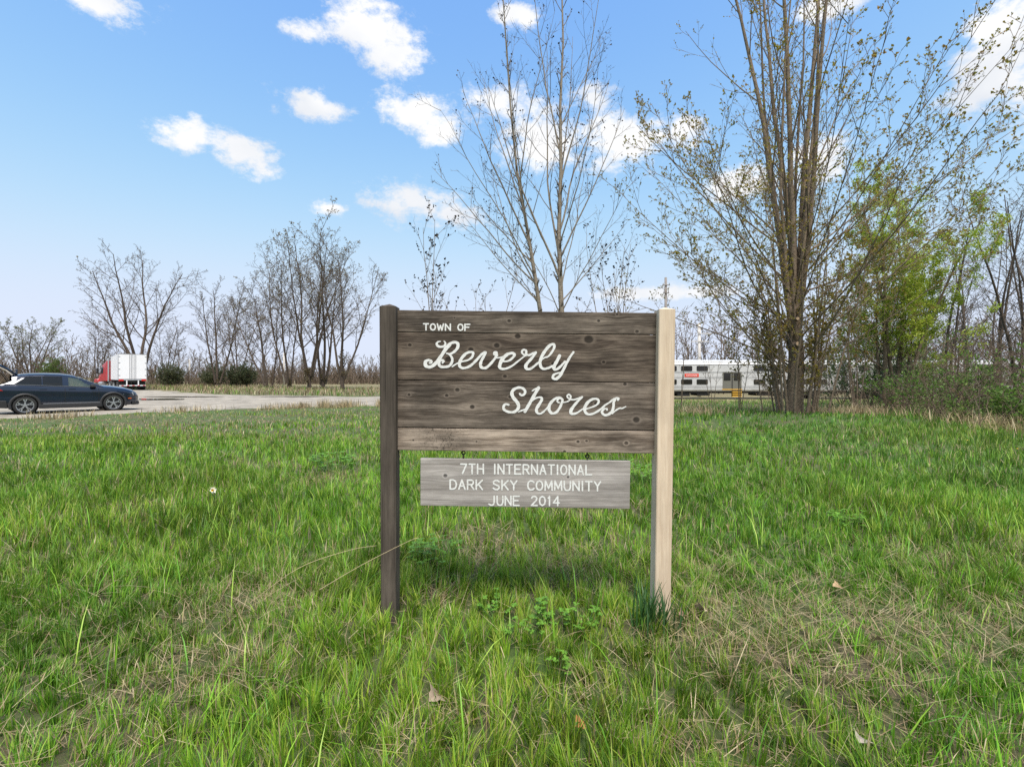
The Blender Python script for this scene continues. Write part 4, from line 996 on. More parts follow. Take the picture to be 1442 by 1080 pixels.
for k in range(20):            # suckers round the foot
    a = rg0.rand() * 6.28; rr = rg0.uniform(0.28, 0.85)
    st.append(((math.cos(a) * rr, math.sin(a) * rr, 0.0), (math.cos(a) * 0.20, math.sin(a) * 0.16, 1), rg0.uniform(2.2, 6.0), rg0.uniform(0.018, 0.045)))
maple, mlv = make_tree('maple_tree', 'big many-stemmed tree with tiny yellow-green leaves, right of the sign', 'tree', mb_, st,
    [lvl(12, 8, 0.032, 0.03, tip=0.22), lvl(6, 4, 0.07, 0.11, 9, 0.18, (24, 44), 0.27, 0.42, rmin=0.009, lo=0.55), lvl(5, 3, 0.07, 0.08, 6, 0.15, (25, 50), 0.42, 0.5, rmin=0.0055), lvl(2, 3, 0.08, 0.08, 3, 0.2, (25, 50), 0.5, 0.6, rmin=0.0045)],
    M['bark_grey'], 12, split=0, twig=mat('maple_twig', (0.11, 0.08, 0.054), 0.85, nscale=2, col2=(0.24, 0.18, 0.125)),
    leaf=dict(n=56000, size=0.050, spread=0.8, cols=[(0.28, 0.25, 0.04), (0.33, 0.26, 0.045), (0.20, 0.205, 0.04), (0.30, 0.185, 0.045)], aspect=0.75, tmin=0.3))
for (dz, r, dx) in ((2.05, 0.075, -0.06), (2.75, 0.05, -0.08)):      # sawn-off branch stubs
    mb = MB(); mb.tube((dx, -0.15, dz), (dx - 0.02, -0.36, dz + 0.03), r * 1.2, 12, r); s_ = mb.build('branch_stub', M['bark_grey'], maple)
    MB().tube((dx - 0.02, -0.361, dz + 0.03), (dx - 0.0205, -0.366, dz + 0.031), r * 0.8, 12).build('cut_face', M['cut_wood'], s_)

# ------------------------------------------------------------------ the bare tree behind the sign
YC = 17.0
def stemdir(u0, v0, u1, v1): a, c = P(u0, v0, YC), P(u1, v1, YC); return ((c - a).normalized(), (c - a).length)
zc = G(0.9, YC) - 0.1
def cst(u, v, u1, v1, r, dy=0.0, stretch=1.0):
    a = P(u, v, YC); d, l = stemdir(u, v, u1, v1); return ((a.x - cb.x, 0, a.z - cb.z), (d.x, dy, d.z), l * stretch, r)
cb = gp(790, YC, -0.1)
def lead(px, r0, r1):        # a leader as short straight lengths that taper into one another
    o = []; n = len(px) - 1
    for i in range(n):
        ra, rb = r0 + (r1 - r0) * i / n, r0 + (r1 - r0) * (i + 1) / n
        o.append(cst(*px[i], *px[i + 1], ra) + (0.0, 0.0, rb / ra))
    return o
def on(px, v): 
    for (ua, va), (ub, vb) in zip(px[:-1], px[1:]):
        if vb <= v <= va: return ua + (ub - ua) * (va - v) / (va - vb)
    return px[-1][0]
LA = [(793, 578), (794, 500), (790, 420), (787, 330), (790, 240), (789, 150), (793, 60), (790, -70)]
LB = [(757, 578), (759, 500), (761, 440), (752, 380), (742, 320), (728, 240), (719, 150), (712, 50), (708, -10)]
st = lead(LA, 0.115, 0.02) + lead(LB, 0.095, 0.015)
for (px, v, u1, v1, r, dy) in ((LA, 395, 700, 130, .06, -.06), (LA, 370, 735, 50, .055, .1), (LB, 345, 640, 140, .05, -.08), (LB, 400, 610, 240, .042, .1), (LB, 372, 650, 290, .034, -.2), (LA, 330, 850, 80, .05, .1),
        (LA, 365, 882, 170, .045, -.1), (LA, 425, 890, 320, .034, .2), (LA, 260, 838, -10, .045, -.05), (LA, 220, 745, -50, .045, .1), (LB, 425, 612, 330, .03, -.25), (LB, 405, 660, 210, .04, .3), (LA, 300, 812, 40, .045, .25),
        (LA, 440, 872, 250, .03, -.35), (LB, 300, 672, 90, .04, .1), (LB, 260, 760, 40, .035, -.2), (LB, 430, 690, 330, .028, .35), (LA, 410, 830, 200, .035, .3), (LA, 180, 850, 30, .03, .1), (LB, 390, 630, 180, .036, -.3), (LB, 330, 690, 60, .036, -.25), (LA, 345, 860, 130, .036, -.3), (LA, 450, 720, 300, .028, -.3)):
    st.append(cst(on(px, v), v, 740 + (u1 - 740) * 1.08, v1, r * 0.72, dy) + (0.045, 0.018, 0.16))
make_tree('bare_tree', 'tall bare spreading tree with dark seed clusters, rising behind the sign', 'tree', cb, st,
    [lvl(12, 7, 0.03, 0.02, tip=0.16), lvl(6, 4, 0.06, 0.07, 9, 0.15, (25, 48), 0.28, 0.5, rmin=0.008, lo=0.5), lvl(5, 3, 0.08, 0.07, 5, 0.2, (25, 50), 0.42, 0.5, rmin=0.005), lvl(3, 3, 0.1, 0.05, 3, 0.2, (25, 55), 0.5, 0.6, rmin=0.004, prob=0.5)],
    M['bark_tan'], 21, split=0, twig=mat('bare_twig', (0.095, 0.075, 0.056), 0.85, nscale=2, col2=(0.19, 0.155, 0.115)),
    leaf=dict(n=1300, size=0.06, spread=1.2, cols=[(0.03, 0.025, 0.022), (0.045, 0.035, 0.03)], aspect=0.9, jit=0.02))
def sapling(u, Y, vtop, spread, seed, label, stems=3, budn=420, bud=0.06, r=0.022, K=9, name='sapling', bark='bark_grey', leafcols=((0.03, 0.025, 0.02),)):
    b0 = gp(u, Y, -0.05); h = P(u, vtop, Y).z - b0.z; rg = np.random.RandomState(seed); st = []
    for k in range(stems):
        a = rg.rand() * 6.28; st.append(((0.05 * math.cos(a), 0.05 * math.sin(a), 0), (math.cos(a) * spread, math.sin(a) * spread * 0.7, 1), h * rg.uniform(0.75, 1.02), r))
    return make_tree(name, label, 'tree', b0, st, [lvl(9, 6, 0.04, 0.04, tip=0.2), lvl(5, 4, 0.07, 0.08, K, 0.3, (22, 42), 0.24, 0.5, rmin=0.006, lo=0.6), lvl(4, 3, 0.08, 0.06, 4, 0.2, (25, 50), 0.45, 0.6, rmin=0.0035)],
              M[bark], seed, split=0, leaf=dict(n=budn, size=bud, spread=1.2, cols=list(leafcols), aspect=0.9), group='saplings')
sapling(612, 12.5, 318, 0.10, 31, 'slender sapling with dark buds, above the left half of the sign', 3)
sapling(868, 13.5, 342, 0.16, 32, 'thin bushy sapling with dark buds, between bare tree and pale post', 5, 500)
sapling(676, 15.0, 372, 0.20, 33, 'low twiggy sapling at the left foot of the bare tree', 4, 300)
sapling(958, 20.0, 440, 0.05, 34, 'thin bare sapling in front of the train beside the pale post', 2, 20, 0.03, 0.016, 6)
sapling(1003, 20.0, 470, 0.12, 35, 'thin bare sapling in front of the train doors', 3, 60, 0.04, 0.014, 6, leafcols=((0.2, 0.17, 0.04),))
sapling(1040, 17.0, 430, 0.14, 36, 'small budding sapling just left of the big tree', 4, 700, 0.06, 0.016, 9, leafcols=((0.2, 0.18, 0.04), (0.26, 0.19, 0.05)))
sapling(1205, 15.0, 400, 0.20, 37, 'small budding sapling just right of the big tree', 5, 1000, 0.07, 0.018, 9, leafcols=((0.2, 0.18, 0.04), (0.15, 0.2, 0.04), (0.25, 0.15, 0.04)))

# ------------------------------------------------------------------ the row of tall trees across the lot
def row_tree(u, Y, vtop, width, seed, label, nst=3, leafn=2500, cols=((0.24, 0.22, 0.10), (0.28, 0.21, 0.11), (0.17, 0.14, 0.09)), lean=0.0, fork=0.0, size=0.13, r=0.26):
    b0 = gp(u, Y, -0.2); h = P(u, vtop, Y).z - b0.z; wm = width / F * Y / 2; rg = np.random.RandomState(seed); st = []
    for k in range(nst):
        a = 2 * math.pi * (k + rg.rand() * 0.5) / nst; s = wm / h * rg.uniform(0.55, 1.0)
        hh_ = h * 0.86
        st.append(((0.35 * math.cos(a), 0.3 * math.sin(a), fork * rg.uniform(0.3, 1)), (math.cos(a) * s + lean, math.sin(a) * s * 0.7, 1), hh_ * rg.uniform(0.86, 1.0) - fork * 0.5, r * rg.uniform(0.55, 0.85)))
    if fork > 0: st.append(((0, 0, 0), (lean * 0.3, 0, 1), fork * 1.3, r * 1.3))
    return make_tree('bare_tree', label, 'tree', b0, st,
        [lvl(10, 7, 0.06, 0.02, tip=0.16), lvl(6, 4, 0.08, 0.05, 11, 0.22, (25, 52), 0.44, 0.5, rmin=0.035, lo=0.42), lvl(4, 3, 0.10, 0.05, 7, 0.15, (28, 55), 0.42, 0.5, rmin=0.022), lvl(2, 3, 0.12, 0.05, 5, 0.15, (28, 58), 0.5, 0.6, rmin=0.015), lvl(2, 3, 0.1, 0.03, 4, 0.15, (25, 60), 0.5, 0.7, rmin=0.012, prob=0.52)],
        M['bark_dark'], seed, split=1, leaf=dict(n=leafn, size=size, spread=1.2, cols=list(cols), aspect=0.8), group='tall trees across the gravel lot')
row_tree(199, 68, 326, 168, 41, 'broad bare tree with forked trunk, standing right behind the white trailer', 4, 900, fork=3.0, r=0.34)
row_tree(306, 74, 380, 105, 42, 'bare double-stemmed tree between the olive bushes', 3, 900, fork=1.0)
row_tree(378, 70, 366, 150, 43, 'slanting many-stemmed tree left of the tallest trees', 4, 3000, lean=-0.10, r=0.2)
row_tree(436, 64, 288, 190, 44, 'tallest tree of the far row, crown dotted with small buds', 4, 5200, fork=2.0, r=0.26)
row_tree(406, 67, 335, 135, 52, 'leaning tree just left of the tallest tree of the row', 3, 2200, lean=-0.08, fork=1.0, r=0.2)
row_tree(455, 66, 312, 110, 45, 'straight tall tree just right of the tallest tree of the row', 3, 2500, lean=0.06, fork=1.5)
row_tree(482, 60, 338, 150, 46, 'wide-forking bare tree nearest the left sign post', 3, 1800, fork=3.2, lean=0.05, r=0.22)
row_tree(44, 96, 434, 125, 47, 'round low tree with green buds at the far left', 5, 4000, cols=((0.24, 0.27, 0.10), (0.19, 0.21, 0.09), (0.25, 0.20, 0.10)), fork=1.5, size=0.17)
row_tree(140, 82, 446, 70, 48, 'small bare tree left of the red truck cab', 3, 700, fork=1.0, r=0.16)
row_tree(335, 84, 398, 70, 49, 'thin bare tree behind the double-stemmed tree', 3, 800, r=0.17)
row_tree(238, 88, 440, 60, 50, 'small bare tree just right of the white trailer', 3, 500, r=0.15)

# ------------------------------------------------------------------ bushes
def bush(u, Y, vtop, wpx, seed, label, cols, n=4200, size=0.24, name='bush'):
    b0 = gp(u, Y, -0.1); h = P(u, vtop, Y).z - b0.z; w = wpx / F * Y / 2; rg = np.random.RandomState(seed)
    st = []
    for k in range(34):
        a = rg.rand() * 6.28; s = rg.rand() ** 0.5; st.append(((w * 0.35 * math.cos(a) * s, w * 0.35 * math.sin(a) * s, 0), (math.cos(a) * s * w / h * 0.8, math.sin(a) * s * w / h * 0.8, 1), h * (1.0 - 0.42 * s * s) * rg.uniform(0.7, 0.98), 0.03))
    return make_tree(name, label, 'bush', b0, st, [lvl(6, 4, 0.08, 0.02, tip=0.3), lvl(3, 3, 0.1, 0.05, 7, 0.1, (25, 60), 0.36, 0.6, rmin=0.012), lvl(2, 3, 0.1, 0.02, 4, 0.1, (25, 60), 0.5, 0.6, rmin=0.009)],
        M['twig_brown'], seed, split=0, leaf=dict(n=n, size=size, spread=1.0, cols=cols, aspect=0.5, jit=0.10), group='bushes')
OL = [(0.085, 0.105, 0.045), (0.065, 0.085, 0.038), (0.11, 0.115, 0.055)]
bush(240, 82, 507, 46, 61, 'olive green bush just right of the white trailer', OL)
bush(300, 82, 511, 42, 62, 'olive green bush below the double-stemmed tree', OL)
bush(340, 80, 508, 52, 63, 'widest olive green bush, left of the tall tree trunks', OL, 6500)
bush(74, 84, 500, 40, 64, 'fresh green bush seen over the car roof', [(0.11, 0.17, 0.035), (0.09, 0.14, 0.03)], 3800, 0.25)

# ------------------------------------------------------------------ leafy tree and wood edge on the right
YG = 17.5; g0 = gp(1252, YG, -0.1)
GREEN = [(0.36, 0.46, 0.05), (0.42, 0.50, 0.07), (0.28, 0.39, 0.04), (0.44, 0.46, 0.08)]
st = []
for (ox, dx, dy, Ls, r) in ((-0.15, -0.10, 0.0, 7.0, 0.09), (0.25, 0.05, 0.1, 7.6, 0.10), (0.4, 0.12, -0.05, 6.6, 0.07), (0.1, -0.02, -0.15, 7.4, 0.07), (-0.1, -0.18, 0.12, 6.0, 0.055), (0.5, 0.17, 0.1, 5.4, 0.05)):
    st.append(((ox, 0, 0), (dx, dy, 1), Ls, r))
make_tree('leafy_tree', 'fresh green leafy tree with crooked twin trunks at the wood edge', 'tree', g0, st,
    [lvl(11, 7, 0.07, 0.02, tip=0.2), lvl(6, 4, 0.08, 0.08, 13, 0.18, (28, 55), 0.32, 0.45, rmin=0.010, lo=0.55), lvl(5, 3, 0.09, 0.06, 6, 0.15, (25, 55), 0.42, 0.5, rmin=0.006), lvl(4, 3, 0.1, 0.03, 3, 0.2, (25, 55), 0.5, 0.6, rmin=0.004)],
    M['bark_grey'], 71, split=0, leaf=dict(n=60000, size=0.066, spread=0.9, cols=GREEN, aspect=0.62, tmin=0.05, up=-0.1, jit=0.06))
def wood_tree(u, Y, vtop, seed, label, leafn=260, cols=((0.16, 0.17, 0.06), (0.18, 0.14, 0.07)), r=0.085):
    b0 = gp(u, Y, -0.1); h = P(u, vtop, Y).z - b0.z; rg = np.random.RandomState(seed)
    st = [((0.1 * k, 0.1 * k, 0), (rg.uniform(-0.12, 0.12), rg.uniform(-0.1, 0.1), 1), h * rg.uniform(0.85, 1.0), r * rg.uniform(0.6, 1.0)) for k in range(2)]
    make_tree('wood_tree', label, 'tree', b0, st, [lvl(10, 6, 0.05, 0.02, tip=0.2), lvl(6, 4, 0.07, 0.06, 13, 0.12, (30, 60), 0.30, 0.42, rmin=0.012, lo=0.6), lvl(5, 3, 0.09, 0.05, 6, 0.15, (25, 55), 0.42, 0.5, rmin=0.008), lvl(3, 3, 0.1, 0.03, 3, 0.15, (25, 55), 0.5, 0.6, rmin=0.006)],
        M['bark_dark'], seed, split=0, leaf=dict(n=leafn, size=0.06, spread=1.0, cols=list(cols), aspect=0.6), group='bare trees of the wood on the right')
for i, (u, Y, vt, lb) in enumerate(((1300, 27, 345, 'thin bare wood tree just right of the leafy tree'), (1332, 23, 320, 'bare wood tree behind the right edge of the leafy crown'),
        (1362, 26, 330, 'slim bare wood tree, third in from the right edge'), (1398, 21, 285, 'forked bare wood tree, second in from the right edge'),
        (1432, 19, 245, 'tall bare wood tree at the right edge of the picture'), (1462, 23, 255, 'bare wood tree just beyond the right edge'),
        (1490, 18, 220, 'bare wood tree overhanging the right edge from outside'), (1412, 31, 318, 'far slim bare wood tree deep in the right-hand wood'),
        (1276, 36, 395, 'distant bare wood tree seen through the leafy tree'), (1345, 34, 350, 'distant bare wood tree deep behind the green shrub'))):
    wood_tree(u, Y, vt, 80 + i, lb)
def arch_shrub(u, Y, vtop, wm, seed, label, n, cols, size=0.075, stems=18):
    b0 = gp(u, Y, -0.05); h = P(u, vtop, Y).z - b0.z; rg = np.random.RandomState(seed); st = []
    for k in range(stems):
        a = rg.rand() * 6.28; s = rg.rand() ** 0.6; st.append(((wm * 0.4 * math.cos(a) * s, wm * 0.4 * math.sin(a) * s, 0), (math.cos(a) * s * wm / h, math.sin(a) * s * wm / h, 1.0), h * rg.uniform(0.7, 1.15), 0.014))
    make_tree('leafy_shrub', label, 'shrub', b0, st, [lvl(8, 4, 0.08, -0.035, tip=0.3), lvl(4, 3, 0.1, 0.0, 8, 0.2, (30, 65), 0.36, 0.6, rmin=0.005), lvl(3, 3, 0.1, 0.0, 4, 0.1, (30, 60), 0.5, 0.6, rmin=0.004)],
        M['twig_brown'], seed, split=0, leaf=dict(n=n, size=size, spread=0.8, cols=cols, aspect=0.6, jit=0.03), group='leafy shrubs at the wood edge')
DG = [(0.11, 0.21, 0.035), (0.14, 0.25, 0.045), (0.08, 0.15, 0.03), (0.18, 0.27, 0.06)]
arch_shrub(1395, 12.2, 492, 1.9, 101, 'low green leafy shrub in front of the bare wood at the right edge', 3200, DG, 0.07)
arch_shrub(1320, 15.0, 505, 1.7, 102, 'green leafy shrub just right of the crooked twin trunks', 2000, DG, 0.08)
arch_shrub(1212, 19.5, 478, 1.8, 103, 'pale green leafy shrub between the big tree and the leafy tree', 3000, [(0.17, 0.21, 0.08), (0.12, 0.17, 0.05), (0.22, 0.24, 0.12)], 0.10)
arch_shrub(1450, 10.6, 545, 1.3, 104, 'small green leafy shrub cut by the right edge of the picture', 2600, DG)
arch_shrub(1290, 21.0, 455, 2.0, 105, 'tall green leafy shrub behind the crooked twin trunks', 2400, DG, 0.09)

# ------------------------------------------------------------------ masses nobody could count
def mass(name, label, cat, P0, D0, L0, R0, specs, m, seed, leaf=None):
    rg = np.random.RandomState(seed); lv = grow(rg, P0, D0, L0, R0, specs)
    Vt, Ft = join([tubes(l) for l in lv])
    o = link(name, mesh_np(name, Vt, [Ft]), m); tag(o, label, cat, kind='stuff')
    if leaf:
        pos, dr = sample_on(rg, lv[-1], leaf['n'], 0.1); Vl, Fl = leaves(rg, pos, dr, leaf['size'], 1.2, 0.7, 0.0)
        l_ = link('leaves', mesh_np('leaves', Vl, [Fl], colors=np.repeat(palette(rg, leaf['n'], leaf['cols']), 4, 0)), M['leafy'], o); l_['kind'] = 'stuff'
    return o
rg = np.random.RandomState(200)
def scatter(rg, n, fx, fy):
    x = fx(rg.rand(n)); y = fy(rg.rand(n), x); return x, y
# far wood: left behind the lot, and right behind the railway
N1 = 190; x1 = rg.uniform(-175, 5, N1); y1 = rg.uniform(112, 150, N1) - np.clip(-x1 - 85, 0, 100) * 0.28
h1 = rg.uniform(5.0, 8.6, N1) * (1 + 0.35 * sstep(-80, -120, x1))
N2 = 230; x2 = rg.uniform(8, 150, N2); y2 = rg.uniform(72, 100, N2); h2 = rg.uniform(8, 14.0, N2)
xx, yy, hh = np.r_[x1, x2], np.r_[y1, y2], np.r_[h1, h2]
mass('far_woods', 'grey-brown leafless wood along the horizon', 'woods', np.stack([xx, yy, gz(xx, yy) - 0.2], 1), np.stack([rg.normal(0, .1, len(xx)), rg.normal(0, .1, len(xx)), np.ones(len(xx))], 1), hh, rg.uniform(0.07, 0.16, len(xx)),
     [lvl(5, 4, 0.05, 0.02, tip=0.2), lvl(3, 3, 0.08, 0.06, 8, 0.06, (20, 50), 0.45, 0.5, rmin=0.05), lvl(2, 3, 0.1, 0.05, 6, 0.1, (20, 55), 0.5, 0.6, rmin=0.052)], M['twig_brown'], 201,
     leaf=dict(n=9000, size=0.30, cols=[(0.13, 0.12, 0.06), (0.17, 0.13, 0.07), (0.12, 0.15, 0.05)]))
# brown brush beyond the car and along the foot of the far wood
N3 = 950; x3 = rg.uniform(-150, -46, N3); y3 = 84 + rg.uniform(0, 16, N3) + np.clip(-x3 - 70, 0, 100) * -0.1; hb_ = rg.uniform(1.8, 5.6, N3) * (0.55 + 0.45 * sstep(-55, -80, x3))
N4 = 1150; x4 = rg.uniform(-66, 0, N4); y4 = rg.uniform(100, 118, N4); hb4 = rg.uniform(1.0, 4.2, N4)
x3, y3, hb_ = np.r_[x3, x4], np.r_[y3, y4], np.r_[hb_, hb4]
mass('brush', 'dense leafless brown brush behind the parked car and lot', 'brush', np.stack([x3, y3, gz(x3, y3) - 0.1], 1), np.stack([rg.normal(0, .16, len(x3)), rg.normal(0, .16, len(x3)), np.ones(len(x3))], 1), hb_, rg.uniform(0.045, 0.085, len(x3)),
     [lvl(3, 3, 0.06, 0.02, tip=0.4), lvl(2, 3, 0.08, 0.06, 8, 0.05, (15, 45), 0.5, 0.6, rmin=0.058)], M['twig_brown'], 202, leaf=dict(n=7000, size=0.22, cols=[(0.14, 0.13, 0.06), (0.16, 0.11, 0.06), (0.11, 0.13, 0.05)]))
# tangled undergrowth of the right-hand wood
N5 = 620; y5 = 10.2 + 24 * rg.rand(N5) ** 1.4; x5 = (9.9 + 0.30 * (y5 - 11)) + rg.rand(N5) ** 1.3 * (6 + 0.9 * y5) * 0.7; h5 = rg.uniform(0.8, 3.2, N5) * (0.45 + 0.55 * sstep(0.1, 1.8, x5 - (9.9 + 0.30 * (y5 - 11)))) * (0.75 + y5 / 45)
mass('undergrowth', 'tangled leafless undergrowth below the right-hand wood', 'undergrowth', np.stack([x5, y5, gz(x5, y5) - 0.05], 1), np.stack([rg.normal(-0.05, .32, N5), rg.normal(-0.05, .3, N5), np.ones(N5)], 1), h5, rg.uniform(0.007, 0.016, N5),
     [lvl(6, 3, 0.10, -0.01, tip=0.3), lvl(3, 3, 0.12, 0.02, 7, 0.12, (25, 60), 0.42, 0.6, rmin=0.007), lvl(2, 3, 0.12, 0.0, 3, 0.1, (25, 60), 0.55, 0.7, rmin=0.0065)], M['twig_brown'], 203, leaf=dict(n=2500, size=0.07, cols=[(0.14, 0.22, 0.05), (0.13, 0.15, 0.04), (0.17, 0.12, 0.06)]))
# ------------------------------------------------------------------ grass
def blades(x, y, h, w, yaw, lean, bend, col, seg=3, z=None, roll=None, colb=None):
    """tapered, arching blades; seg 3 -> 5 triangles, seg 2 -> 3 triangles"""
    n = len(x); z = gz(x, y) if z is None else z
    d = np.stack([np.cos(yaw), np.sin(yaw), np.zeros(n)], 1)
    ro = yaw + np.pi / 2 if roll is None else roll
    s = np.stack([np.cos(ro), np.sin(ro), np.zeros(n)], 1)
    rows = []; p = np.stack([x, y, z - 0.005], 1); th = lean.copy()
    ts = np.linspace(0, 1, seg + 1)
    wprof = {3: (0.8, 1.0, 0.7), 2: (0.9, 0.85)}[seg]
    for i in range(seg):
        rows += [p - s * (w * wprof[i] / 2)[:, None], p + s * (w * wprof[i] / 2)[:, None]]
        st_ = (h / seg)[:, None]; p = p + (d * np.sin(th)[:, None] + UP * np.cos(th)[:, None]) * st_; th = th + bend / seg
    rows.append(p); m = 2 * seg + 1
    V_ = np.stack(rows, 1).reshape(-1, 3); b = (np.arange(n) * m)[:, None]
    q = np.concatenate([b + np.array([[2 * i, 2 * i + 1, 2 * i + 3, 2 * i + 2]]) for i in range(seg - 1)], 0)
    t_ = b + np.array([[2 * seg - 2, 2 * seg - 1, 2 * seg]])
    return V_, q, t_, np.repeat(col, m, 0)
def grass_mesh(name, chunks):
    vs, qs, tss, cs, o = [], [], [], [], 0
    for V_, q, t_, c in chunks:
        vs.append(V_); qs.append(q + o); tss.append(t_ + o); cs.append(c); o += len(V_)
    return mesh_np(name, np.vstack(vs), [np.vstack(qs), np.vstack(tss)], smooth=True, colors=np.vstack(cs))
rg = np.random.RandomState(300)
def in_view(n, y0, y1, margin, band=0.0):
    y = np.sqrt(rg.uniform(y0 * y0, y1 * y1, n)); x = rg.uniform(-1, 1, n) * (1.05 * y + margin)
    if band > 0:      # only a strip to either side of what the photograph shows
        y = rg.uniform(y0, y1, n); x = np.sign(rg.uniform(-1, 1, n)) * (1.05 * y + margin + band * rg.rand(n))
    return x, y
def blob(x, y, u, v, rx, ry, z=-0.04):
    Y = (H - z) * F / (v - HV); X = (u - HU) / F * Y
    return np.exp(-((x - X) / rx) ** 2 - ((y - Y) / ry) ** 2)
def dryness(x, y):
    d = sstep(0.56, 0.78, fbm(x * 0.9 + 3, y * 0.9 + 8, 5)) * 0.6
    for (u, v, rx, ry, a) in ((350, 860, .35, .32, 1.15), (300, 950, .35, .25, 1.0), (1010, 860, .16, .2, 1.0), (1060, 960, .40, .18, .5), (1250, 1000, .40, .18, .45), (860, 770, .3, .3, .7), (620, 850, .12, .15, .7),
                              (830, 990, .2, .12, .6), (1150, 830, .3, .2, .55), (1320, 800, .3, .22, .55), (100, 1060, .3, .12, .6), (640, 1040, .3, .15, .5), (200, 720, .5, .5, .5), (1020, 1060, .3, .12, .8)):
        d = np.maximum(d, 0.8 * a * blob(x, y, u, v, rx * 0.85, ry * 0.85) * (0.1 + 1.4 * fbm(x * 5 + 3, y * 5, 3)))
    d = np.maximum(d, 0.9 * sstep(8, 14, y) * sstep(0.36, 0.56, fbm(x * 0.35 + 30, y * 0.35, 4)) * sstep(3, -2, x))
    d = np.maximum(d, 0.5 * sstep(17, 22, y))
    return np.clip(d, 0, 1)
GC = np.array([(0.130, 0.305, 0.018), (0.168, 0.355, 0.024), (0.225, 0.390, 0.038), (0.098, 0.245, 0.020), (0.280, 0.410, 0.064), (0.128, 0.305, 0.044)])
DC = np.array([(0.47, 0.37, 0.21), (0.36, 0.27, 0.15), (0.56, 0.46, 0.29), (0.29, 0.205, 0.115), (0.44, 0.38, 0.20)])
def lawn(n, y0, y1, margin, wide, hs, seg, dens_dry=0.7, band=0.0):
    x, y = in_view(n, y0, y1, margin, band)
    # tufts: pull blades towards random centres
    cell = 0.11 * max(1, wide * 0.6); cx, cy = np.floor(x / cell), np.floor(y / cell)
    hsh = _T[(cx.astype(int) * 37 + cy.astype(int) * 11) % 256, (cy.astype(int) * 53 + cx.astype(int) * 7) % 256]; hs2 = _T[(cx.astype(int) * 13 + 91) % 256, (cy.astype(int) * 29 + 5) % 256]
    tx, ty = (cx + hsh) * cell, (cy + hs2) * cell; k = rg.uniform(0.1, 0.75, n); x0, y0_ = x, y
    x = x * (1 - k) + tx * k; y = y * (1 - k) + ty * k
    d = dryness(x, y); lush = fbm(x * 0.55 + 60, y * 0.55 + 12, 4)
    keep = rg.rand(n) > d * dens_dry
    lot = (y > near_y(x) - 0.15 + (fbm(x * 0.9, y * 0.9, 4) - 0.5) * 3.0) & (x < 2)
    wood = (y > 15.5 + rg.normal(0, 0.4, n)) & (x > 1.5) & (y < 18) if False else np.zeros(n, bool)
    keep &= ~lot & ~wood
    # nothing grows through the posts
    for px in (L(546, 700).x + SO.x, L(933, 700).x + SO.x): keep &= ~((np.abs(x - px) < 0.055) & (np.abs(y - 2.45) < 0.07))
    x, y, d, lush, hsh = x[keep], y[keep], d[keep], lush[keep], hsh[keep]; n = len(x)
    h = hs * rg.uniform(0.45, 1.25, n) * (0.45 + 1.1 * lush) * (1 - 0.5 * d) * (0.75 + 0.6 * hsh)
    h *= 1 - 0.35 * np.exp(-((x - 0.05) / 0.9) ** 2 - ((y - 2.2) / 0.7) ** 2)     # trodden round the sign
    w = rg.uniform(0.0024, 0.0062, n) * wide
    yaw = hsh * 6.28 * 3 + rg.normal(0, 1.0, n); lean = np.abs(rg.normal(0.12, 0.20, n)); bend = np.abs(rg.normal(0.55, 0.45, n))
    ci = rg.randint(0, len(GC), n); c = GC[ci] * rg.uniform(0.75, 1.25, (n, 1))
    huev = fbm(x * 1.3 + 5, y * 1.3 + 77, 3)[:, None]
    c = c * (0.52 + 0.80 * huev) * np.array([1.0, 1.0, 1.0]); c[:, 0] *= (0.88 + 0.45 * lush); 
    right = (sstep(2, 6, x) * sstep(3, 8, y))[:, None]; c = c * (1 - 0.12 * right) + np.array([0.0, 0.012, 0.012]) * right
    dr = rg.rand(n) < 0.06 + 0.45 * d + 0.24 * sstep(8, 14, y) * sstep(3, -2, x); c[dr] = DC[rg.randint(0, len(DC), dr.sum())] * rg.uniform(0.7, 1.15, (dr.sum(), 1))
    return blades(x, y, h, w, yaw, lean, bend, np.clip(c, 0, 1), seg, roll=yaw + np.pi / 2 + rg.normal(0, 0.5, n))
chunks = [lawn(126000, 1.0, 3.2, 0.9, 0.93, 0.112, 3), lawn(90000, 3.2, 6.0, 1.0, 1.6, 0.125, 2), lawn(64000, 6.0, 11.0, 1.2, 2.7, 0.13, 2), lawn(64000, 11.0, 27.0, 2.0, 5.0, 0.14, 2)]
chunks += [lawn(19000, 0.6, 6.0, 0.85, 2.0, 0.125, 2, band=2.4), lawn(14000, 6.0, 14.0, 1.1, 3.4, 0.13, 2, band=3.0)]
# long single blades
def longb(n, y0, y1):
    x, y = in_view(n, y0, y1, 0.6); k = rg.rand(n) > dryness(x, y) * 0.8; x, y = x[k], y[k]; n = len(x)
    yaw = rg.rand(n) * 6.28
    return blades(x, y, rg.uniform(0.16, 0.32, n), rg.uniform(0.004, 0.0065, n), yaw, np.abs(rg.normal(0.25, 0.2, n)), rg.uniform(0.3, 1.5, n), GC[rg.randint(0, len(GC), n)] * rg.uniform(0.95, 1.45, (n, 1)), 3)
chunks += [longb(800, 1.2, 4.0), longb(900, 4.0, 8.0)]
